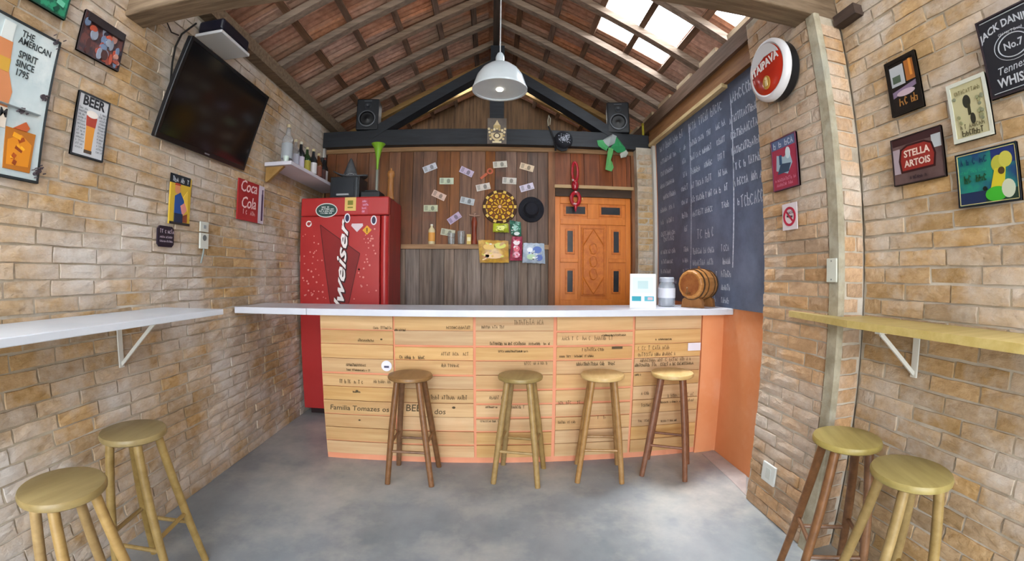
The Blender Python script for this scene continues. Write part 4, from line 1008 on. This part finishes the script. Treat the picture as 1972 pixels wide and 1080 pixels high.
# ---- pendant lamp
LX, LY = .028, 2.60
lp = thing('pendant_lamp', 'pale enamel dome pendant lamp on a long white cord', 'lamp', (LX, LY, 0))
m_en = mat('white_enamel', '#cfd8de', '#c3ced6', rough=.25, scale=(3, 3, 3), spec=.5)
MB().tube([(0, 0, 2.775), (.0, 0, 3.4), (-.02, 0, ZR - .09)], .0045, 6).build('cord', flat('#c9cdcf'), lp, smooth=True)
MB().lathe([(.03, 2.69), (.03, 2.74), (.026, 2.755), (.018, 2.772), (.008, 2.78), (0, 2.78)], 18).build('socket_cap', m_en, lp, smooth=True)
sh = MB().lathe([(.172, 2.508), (.176, 2.515), (.168, 2.545), (.150, 2.60), (.120, 2.645), (.08, 2.678), (.04, 2.695), (.028, 2.70), (.028, 2.696), (.06, 2.684), (.10, 2.657), (.135, 2.612), (.155, 2.56), (.166, 2.51)], 40).build('shade', m_en, lp, smooth=True)
MB().ring(0, 0, .165, .180, 2.500, 2.512, 40).build('rim', m_en, sh)
MB().lathe([(0, 2.495), (.02, 2.50), (.032, 2.525), (.03, 2.555), (.016, 2.60), (.013, 2.69)], 18).build('bulb', emit('lit_bulb', '#fff2dc', 9.0), lp, smooth=True)

# ---- speakers on the tie beam
def speaker(label, px, ang):
    q = ony(px, 250, YB - .16)
    t = thing('loudspeaker', label, 'speaker', (q.x, YB - .05, 2.766), (0, 0, ang), 'speakers on the tie beam')
    m_sp = mat('speaker_black', '#16181d', '#1d2026', rough=.5, scale=(9, 9, 9))
    MB().box((-.115, -.10, 0), (.115, .09, .335)).build('cabinet', m_sp, t, bevel=.012)
    wo_ = MB().lathe([(.085, 0), (.085, .012), (.072, .014), (.066, .002), (.03, -.0), (.0, .012)], 28).build('woofer', flat('#101114', .4), t, (0, -.1005, .115), (PI / 2, 0, 0), smooth=True)
    MB().lathe([(.088, .0), (.088, .014), (.078, .015), (.078, 0)], 32).build('woofer_ring', flat('#5b5f66', .3), wo_, smooth=True)
    MB().lathe([(.034, 0), (.034, .008), (.026, .009), (.0, .002)], 20).build('tweeter', flat('#2a2d33', .35), t, (0, -.1005, .255), (PI / 2, 0, 0), smooth=True)
    MB().box((-.04, -.103, .305), (.04, -.1, .315)).build('badge', flat('#4a4e55'), t)
speaker('black loudspeaker on the tie beam above the green horn', 703, math.radians(6))
speaker('black loudspeaker on the tie beam beside the yellow horn', 1196, math.radians(-12))

# ---- plaque and things on the tie beam
YT = YB - .12
q = ony(957, 256, YT)
s = Sign('crest_plaque', 'grey plaque with a gold crest on the tie beam', 'plaque', 'back', YT - .002, (q.x - .095, q.x + .095), (2.60, 2.87), mat('plaque_grey', '#6b6159', '#574d48', rough=.5, scale=(9, 9, 9)), None, th=.012)
G_ = ('#d0bd92', '#b59d6b', '#e0d2ac')
s.poly([(-.06, -.02), (.06, -.02), (.055, -.07), (0, -.12), (-.055, -.07)], G_[0]); s.O(0, -.05, .035, '#5b4c40', .03); s.O(0, -.05, .022, G_[2], .02)
for k in range(-2, 3): s.O(k * .026, .005 + .01 * (2 - abs(k)), .012, G_[k % 3], .014)
s.R(0, .045, .07, .03, G_[1]); s.poly([(-.03, .06), (.03, .06), (.012, .09), (0, .115), (-.012, .09)], G_[0])
for sx in (-1, 1):
    for k in range(4): s.O(sx * (.062 + .006 * k), -.085 + .035 * k, .012, G_[k % 3])
s.R(0, -.118, .09, .016, G_[2]); s.done()
# black printed cap on a hook
q = ony(1086, 268, YT - .04)
t = thing('printed_cap', 'black cap with white print hanging under a hook on the beam', 'cap', (q.x, YT - .004, q.z))
MB().lathe([(.095, 0), (.09, .03), (.075, .055), (.045, .075), (0, .082)], 22).build('crown', flat('#20222a', .8), t, (0, 0, 0), (PI / 2, 0, 0), smooth=True)
pb = MB()
for k in range(16): pb.ribbon([(rs_.uniform(-.06, .06), rs_.uniform(-.05, .05)) for _ in range(3)], .005, .0)
vsn = [(v[0], v[1], .004 + math.sqrt(max(0, 1 - (math.hypot(v[0], v[1]) / .098) ** 2)) * .082) for v in pb.v]; pb.v = vsn
pb.build('white_print', flat('#aeb2c0'), t, (0, 0, 0), (PI / 2, 0, 0), kind='stuff')
MB().prism([(-.085, -.03), (-.07, -.095), (-.02, -.12), (.03, -.11), (.05, -.075), (.0, -.06)], .0, .014).build('visor', flat('#1a1b20', .7), t, (0, -.002, 0), (PI / 2, 0, 0))
t = thing('hanging_hook', 'thin metal hook with a black strap over the tie beam', 'hook', (0, YT - .008, 0))
h_ = [ony(*p, YT - .008) for p in ((1056, 243), (1055, 232), (1057, 222), (1060, 228), (1059, 240))]
MB().tube([(p.x, 0, p.z) for p in h_], .006, 6).build('hook_wire', flat('#8f8878', .3), t, smooth=True)
h_ = [ony(*p, YT - .006) for p in ((1056, 243), (1062, 256), (1067, 270), (1070, 290))]
MB().tube([(p.x, 0, p.z) for p in h_], .010, 6).build('strap', flat('#15161a'), t, smooth=True)
# green and white scarf
t = thing('fan_scarf', 'green and white cloth draped from the black tie beam', 'scarf', (0, YT - .004, 0))
def cloth(pxs, c, nm, d=.012, parent=None):
    P = [ony(*p, YT - .01) for p in pxs]; n = len(P)
    cx_, cz2 = sum(p.x for p in P) / n, sum(p.z for p in P) / n
    vs = [(p.x, -d * .3, p.z) for p in P] + [((p.x + cx_) / 2, -d * (1.6 + .8 * math.sin(i * 2.1)), (p.z + cz2) / 2) for i, p in enumerate(P)] + [(cx_, -d * 2.2, cz2)] + [(p.x, 0, p.z) for p in P]
    fs = [(i, (i + 1) % n, n + (i + 1) % n, n + i) for i in range(n)] + [(n + i, n + (i + 1) % n, 2 * n) for i in range(n)] + [((i + 1) % n, i, 2 * n + 1 + i, 2 * n + 1 + (i + 1) % n) for i in range(n)] + [tuple(range(3 * n, 2 * n, -1))]
    return MB().add(vs, fs).build(nm, mat('cloth_' + c.lstrip('#'), c, rough=.9), t, smooth=True)
cloth(((1163, 268), (1180, 258), (1188, 262), (1184, 276), (1172, 282), (1158, 272)), '#9fa5a6', 'grey_panel', .016)
cloth(((1187, 262), (1204, 284), (1206, 292), (1190, 294), (1176, 284), (1184, 274)), '#2f8a55', 'green_panel', .016)
cloth(((1150, 270), (1162, 269), (1172, 282), (1168, 290), (1160, 286), (1152, 280)), '#4c9c62', 'green_edge', .010)
cloth(((1172, 284), (1182, 285), (1180, 300), (1174, 314), (1182, 322), (1178, 330), (1166, 326), (1168, 308)), '#5c9c5a', 'green_tail', .012)
cloth(((1194, 296), (1206, 288), (1210, 294), (1206, 302), (1196, 304)), '#b4b8ae', 'white_fold', .010)
# yellow horn in the corner
t = thing('yellow_horn', 'slender yellow plastic horn standing on the corner pier', 'horn', (1.555, 4.12, 2.622))
MB().lathe([(.034, 0), (.03, .01), (.018, .05), (.013, .12), (.011, .26), (.013, .262), (0, .264)], 16).build('bell', mat('yellow_plastic', '#b5a82c', '#97891c', rough=.4, scale=(6, 6, 6)), t, smooth=True)
MB().lathe([(.016, .26), (.016, .285), (0, .287)], 12).build('mouthpiece', flat('#8c7a1c'), t, smooth=True)

# ---- things on the plank wall
YW = YB - .026
def wp_(px, py, y=YW): p = ony(px, py, y); return p.x, p.z
NOTES = [(828, 323, 22, '#c9ccd6', 'pale blue banknote pinned highest beside the left planks'), (860, 348.5, 0, '#c6d0b8', 'level greenish banknote with a green edge'), (898.6, 330.5, -25, '#c3b4cc', 'lilac banknote tilted down beside the greenish one'),
         (963, 316.6, 5, '#d3cdc0', 'cream banknote pinned straight above the dartboard'), (1014.7, 322, -15, '#d9c3a6', 'peach banknote pinned above the black hat'), (981, 348, -3, '#cfc9c0', 'pale level banknote just above the dartboard'),
         (930.5, 360, 12, '#cfc6be', 'pale banknote tilted up left of the dartboard top'), (1014.7, 360.7, 17, '#cdc5d6', 'lilac white banknote tilted up over the black hat'), (845.4, 376, -25, '#d6b8a8', 'pinkish banknote tilted down on the planks'),
         (900, 387, -12, '#b7bcc0', 'grey blue banknote left of the dartboard'), (829.4, 401, 0, '#bfc4a6', 'level green banknote above the pale bottle'), (875, 420, 35, '#b5a3bc', 'mauve banknote tilted steeply above the jars'), (862.4, 447.6, -10, '#b9b9a2', 'greyish banknote low behind the glass jars')]
m_ink = {}
for px, py, an, c, lb in NOTES:
    x, z = wp_(px, py)
    t = thing('banknote', lb, 'banknote', (x, YW, z), ROT['back'], 'banknotes pinned to the plank wall'); t.rotation_euler = (Matrix(((1, 0, 0), (0, 0, -1), (0, 1, 0))) @ Matrix.Rotation(math.radians(an), 3, 'Z')).to_euler()
    MB().rect(0, 0, .142, .066, 0, .0015).build('paper', flat(c, .8), t)
    d = tuple(int(c[i:i + 2], 16) for i in (1, 3, 5)); k2 = '#%02x%02x%02x' % tuple(int(v * .68) for v in d); k3 = '#%02x%02x%02x' % tuple(int(v * .82) for v in d)
    a = MB(); a.disc(.02, 0, .018, .0015, .0019, 14, flat(k2, .8), .024); a.rect(-.045, .0, .03, .045, .0015, .0018, 0, flat(k3, .8)); scribble(a, -.02, -.025, .08, .009, .0019, .002, flat(k2, .8), rs_); scribble(a, -.06, .018, .03, .01, .0019, .002, flat(k2, .8), rs_)
    a.build('printed_art', None, t, kind='stuff')
x, z = wp_(860, 340)
x, z = wp_(937, 335)
t = thing('bottle_opener', 'orange red bottle opener pinned at a slant among the notes', 'bottle opener', (x, YW, z)); t.rotation_euler = (Matrix(((1, 0, 0), (0, 0, -1), (0, 1, 0))) @ Matrix.Rotation(math.radians(40), 3, 'Z')).to_euler()
m_or = flat('#b5542e', .4)
MB().rect(-.035, 0, .085, .026, 0, .006).build('handle', m_or, t, bevel=.002)
MB().ring(.045, 0, .016, .032, 0, .006, 24).build('loop', m_or, t)
# dartboard
x, z = wp_(962.5, 398.5)
R0 = .171
t = thing('dartboard', 'round yellow and dark dartboard on the plank wall', 'dartboard', (x, YB - .022, z), ROT['back'])
MB().lathe([(R0, 0), (R0 + .003, .004), (R0, .026), (0, .026)], 48).build('board', mat('dart_dark', '#4a2a16', '#3a2010', rough=.8, scale=(20, 20, 20)), t, smooth=True)
m_dy, m_dr = flat('#d9a92c', .8), flat('#7a4418', .8)
sg_ = MB()
def sector(r0, r1, a0, a1, m, zt): 
    n = 3; o_ = [(r1 * math.cos(a0 + (a1 - a0) * i / n), r1 * math.sin(a0 + (a1 - a0) * i / n)) for i in range(n + 1)]; i_ = [(r0 * math.cos(a0 + (a1 - a0) * i / n), r0 * math.sin(a0 + (a1 - a0) * i / n)) for i in range(n, -1, -1)]
    sg_.prism(o_ + i_, .025, zt, m)
for k in range(20):
    a0 = 2 * PI * (k - .5) / 20 + .03; a1 = 2 * PI * (k + .5) / 20 - .03
    for r0, r1, par in ((.022, .072, 0), (.076, .086, 1), (.09, .125, 0), (.129, .139, 1)):
        sector(r0, r1, a0, a1, m_dy if (k + par) % 2 == 0 else m_dr, .0275)
for k in range(10):
    a = 2 * PI * k / 10; sg_.rect(.154 * math.cos(a), .154 * math.sin(a), .024, .03, .025, .0276, a, flat('#d9b85a', .8))
sg_.build('scoring_segments', None, t, kind='stuff')
MB().disc(0, 0, .016, .026, .029, 18).build('bullseye', flat('#d9a98a', .7), t)
MB().ring(0, 0, .140, .143, .026, .029, 40).build('outer_wire', flat('#a8832e', .4), t)
# black hat
x, z = wp_(1023, 403.5)
t = thing('round_hat', 'black round brimmed hat hung beside the dartboard', 'hat', (x, YB - .022, z), ROT['back'])
m_ft = mat('black_felt', '#15151c', '#1c1c26', rough=.9, scale=(20, 20, 20))
MB().lathe([(.126, 0), (.130, .006), (.126, .013), (.08, .010), (0, .010)], 40).build('brim', m_ft, t, smooth=True)
MB().lathe([(.082, .008), (.078, .05), (.06, .068), (0, .072)], 32).build('crown', m_ft, t, smooth=True)
MB().lathe([(.084, .010), (.082, .028)], 32).build('hat_band', flat('#0d0d12', .5), t, smooth=True)
# things standing on the mid rail
ZL = 1.601; YL = YB - .040
def on_rail(px): return ony(px, 470, YL).x
mr_ = flat('#c9b98c')
t = bottle('cream bottle with an orange label on the mid rail', on_rail(831), YL, ZL, .20, .034, flat('#d6c69c', .4), flat('#d8d2c0'), flat('#d99a4a'), None, 'cream_bottle', .26)
for px, lb, h in ((869, 'clear drinking glass on the mid rail below the mauve note', .11), (888, 'clear glass jar on the mid rail by the yellow box', .13)):
    t = thing('drinking_glass', lb, 'glass', (on_rail(px), YL, ZL), group='glasses on the mid rail')
    MB().lathe([(.034, 0), (.04, h), (.037, h), (.031, .008), (0, .008)], 18).build('glass_wall', glassy('rail_glass', '#a9a8a4', .45), t, smooth=True)
    MB().lathe([(0, .009), (.030, .009), (.0335, h * .55), (0, h * .55)], 18).build('contents', glassy('rail_contents', '#8e8a80', .7), t, smooth=True)
t = thing('matchbox', 'small yellow box standing on the mid rail', 'box', (on_rail(903), YL, ZL))
MB().box((-.022, -.015, 0), (.022, .015, .10)).build('carton', flat('#cdae5c'), t, bevel=.002); MB().box((-.016, -.016, .03), (.016, -.015, .07)).build('printed_art', flat('#e2d6a8'), t)
t = thing('red_mill', 'tall red brown mill with a crossbar handle on the mid rail', 'pepper mill', (on_rail(913), YL, ZL))
MB().lathe([(.034, 0), (.034, .02), (.026, .05), (.024, .14), (.03, .22), (.022, .25), (.018, .27), (0, .275)], 18).build('mill_body', mat('red_mill', '#8c3f26', '#702d18', rough=.4, scale=(20, 20, 4)), t, smooth=True)
MB().tube([(-.055, 0, .292), (0, 0, .284), (.055, 0, .286)], .008, 8).build('crossbar', flat('#9a7a68', .4), t, smooth=True)
MB().lathe([(.008, .27), (.008, .30), (.014, .31), (0, .325)], 10).build('knob', flat('#a08070', .4), t, smooth=True)
# snack bags
def bag(label, pts, c1, c2, blobs, name='snack_bag', yb=YB - .075):
    P = [ony(px, py, yb) for px, py in pts]           # top-left, top-right, bottom-right, bottom-left
    cx_ = sum(p.x for p in P) / 4; z0 = min(p.z for p in P)
    t = thing(name, label, 'snack bag', (cx_, yb, z0), group='snack bags on the mid rail')
    n, m = 9, 8; vs = []
    for sgn in (-1, 1):
        for j in range(m):
            for i in range(n):
                u, v = i / (n - 1), j / (m - 1)
                p = (P[3] * (1 - u) + P[2] * u) * (1 - v) + (P[0] * (1 - u) + P[1] * u) * v
                bl_ = (max(0, math.sin(PI * u)) ** .6) * (max(0, math.sin(PI * v)) ** .6)
                d = .022 * bl_ + (.003 * math.sin(9 * u + 5 * v) * bl_)
                zz = (.004 * (i % 2) if j in (0, m - 1) else 0)
                vs.append((p.x - cx_, sgn * d, p.z - z0 + zz))
    fs = []
    for q in range(2):
        for j in range(m - 1):
            for i in range(n - 1):
                a = q * n * m + j * n + i; f = (a, a + 1, a + n + 1, a + n); fs.append(f if q == 0 else f[::-1])
    MB().add(vs, fs).build('packet', mat('foil_' + c1.lstrip('#'), c1, c2, rough=.3, scale=(22, 22, 22), lo=.42, hi=.58, spec=.6), t, smooth=True)
    wd = P[1].x - P[0].x; hh = P[0].z - P[3].z; a = MB()
    for (u, v, ru, rv, c) in blobs:
        a.disc((u - .5) * wd, v * hh, ru * wd, .0205, .0245, 14, flat(c, .35), rv * hh)
    for k in range(16):
        c = rs_.choice(blobs)[4] if rs_.random() < .6 else rs_.choice(('#e6e2da', '#3a2c2c', c2, c1))
        a.rect(rs_.uniform(-.36, .36) * wd, rs_.uniform(.14, .86) * hh, rs_.uniform(.05, .16) * wd, rs_.uniform(.03, .09) * hh, .020, .0248 + .0001 * k, rs_.uniform(-.8, .8), flat(c, .35))
    a.build('printed_art', None, t, (0, 0, 0), (PI / 2, 0, 0), kind='stuff')
bag('large yellow snack bag hanging on the rail', ((921, 462), (979, 464), (980, 506), (924, 506)), '#cfa23c', '#b5873a', ((.35, .7, .2, .14, '#d9a92a'), (.7, .75, .2, .13, '#c9c42c'), (.5, .3, .3, .12, '#e0b47a'), (.25, .3, .1, .1, '#b5642c')))
bag('lime green snack packet above the yellow bag', ((950, 430), (979, 431), (980, 448), (949, 447)), '#b3b82c', '#98a02a', ((.5, .5, .25, .25, '#d2d456'),))
bag('teal green packet leaning beside the dartboard', ((981, 424), (1003, 428), (1004, 456), (984, 452)), '#3f7a62', '#2c5a4c', ((.5, .6, .25, .16, '#7db0a0'), (.6, .2, .25, .12, '#c9d2cc')), yb=YB - .09)
bag('red and white snack bag between yellow and blue ones', ((986, 456), (1006, 456), (1005, 502), (981, 502)), '#b3405a', '#8e2c44', ((.5, .75, .3, .1, '#e6d2d6'), (.5, .5, .3, .13, '#c9284a'), (.5, .25, .3, .13, '#d98aa2')), yb=YB - .10)
bag('blue and white snack bag at the rail end', ((1008, 468), (1048, 469), (1050, 508), (1006, 506)), '#b7c2cf', '#9aa8b8', ((.65, .7, .22, .18, '#2a55a8'), (.75, .3, .16, .16, '#24489a'), (.35, .35, .2, .14, '#a8c49a'), (.3, .7, .14, .12, '#e2e6ea')))
# red hanging ornament on the door lintel
t = thing('red_ornament', 'glossy red looped ornament hanging over the orange door', 'ornament', (0, YB - .082, 0))
m_rd = mat('glossy_red', '#b3202e', '#9a1826', rough=.2, scale=(6, 6, 6), spec=.6)
c0, c1, c2 = ony(1108, 330, YB - .1), ony(1108, 357, YB - .1), ony(1109, 382, YB - .1)
MB().tube([(c0.x + .028 * math.cos(a), 0, c0.z + .1 * math.sin(a)) for a in [2 * PI * k / 20 for k in range(20)]], .014, 8, closed=True).build('loop', m_rd, t, smooth=True)
MB().lathe([(0, -.05), (.03, -.035), (.04, 0), (.03, .035), (0, .05)], 16, org=(c1.x, -.0, c1.z)).build('knot', m_rd, t, smooth=True)
MB().tube([(c2.x + .042 * math.cos(a), 0, c2.z + .062 * math.sin(a)) for a in [2 * PI * k / 20 for k in range(20)]], .02, 8, closed=True).build('ring', m_rd, t, smooth=True)
MB().lathe([(0, -.09), (.012, -.06), (.02, -.02), (.012, .0)], 12, org=(c2.x, 0, c2.z - .05)).build('tail', m_rd, t, smooth=True)
MB().lathe([(0, -.02), (.008, 0), (0, .02)], 8, org=(c2.x + .07, 0, c2.z)).build('charm', flat('#d9b86a', .3), t, smooth=True)
for a, b in ((c0.x - .028, c0.z - .09), (c1.x - .015, c1.z + .01), (c2.x - .018, c2.z - .055)):
    MB().lathe([(0, -.012), (.012, 0), (0, .012)], 8, org=(a, -.022, b)).build('white_bead', flat('#e0cfd0', .3), t, smooth=True)
# lighter screed patch beside the orange wall
P = [onz(*q, 0) for q in ((1352, 874), (1372, 867), (1437, 916), (1437, 955), (1408, 925))]
struct(MB().prism([(p.x, p.y) for p in P], -.01, .004).build('floor_patch', mat('pale_screed', '#b3aaa8', '#a39a98', rough=.7, scale=(9, 9, 9))), 'pale screed strip on the floor along the orange wall', 'floor patch')
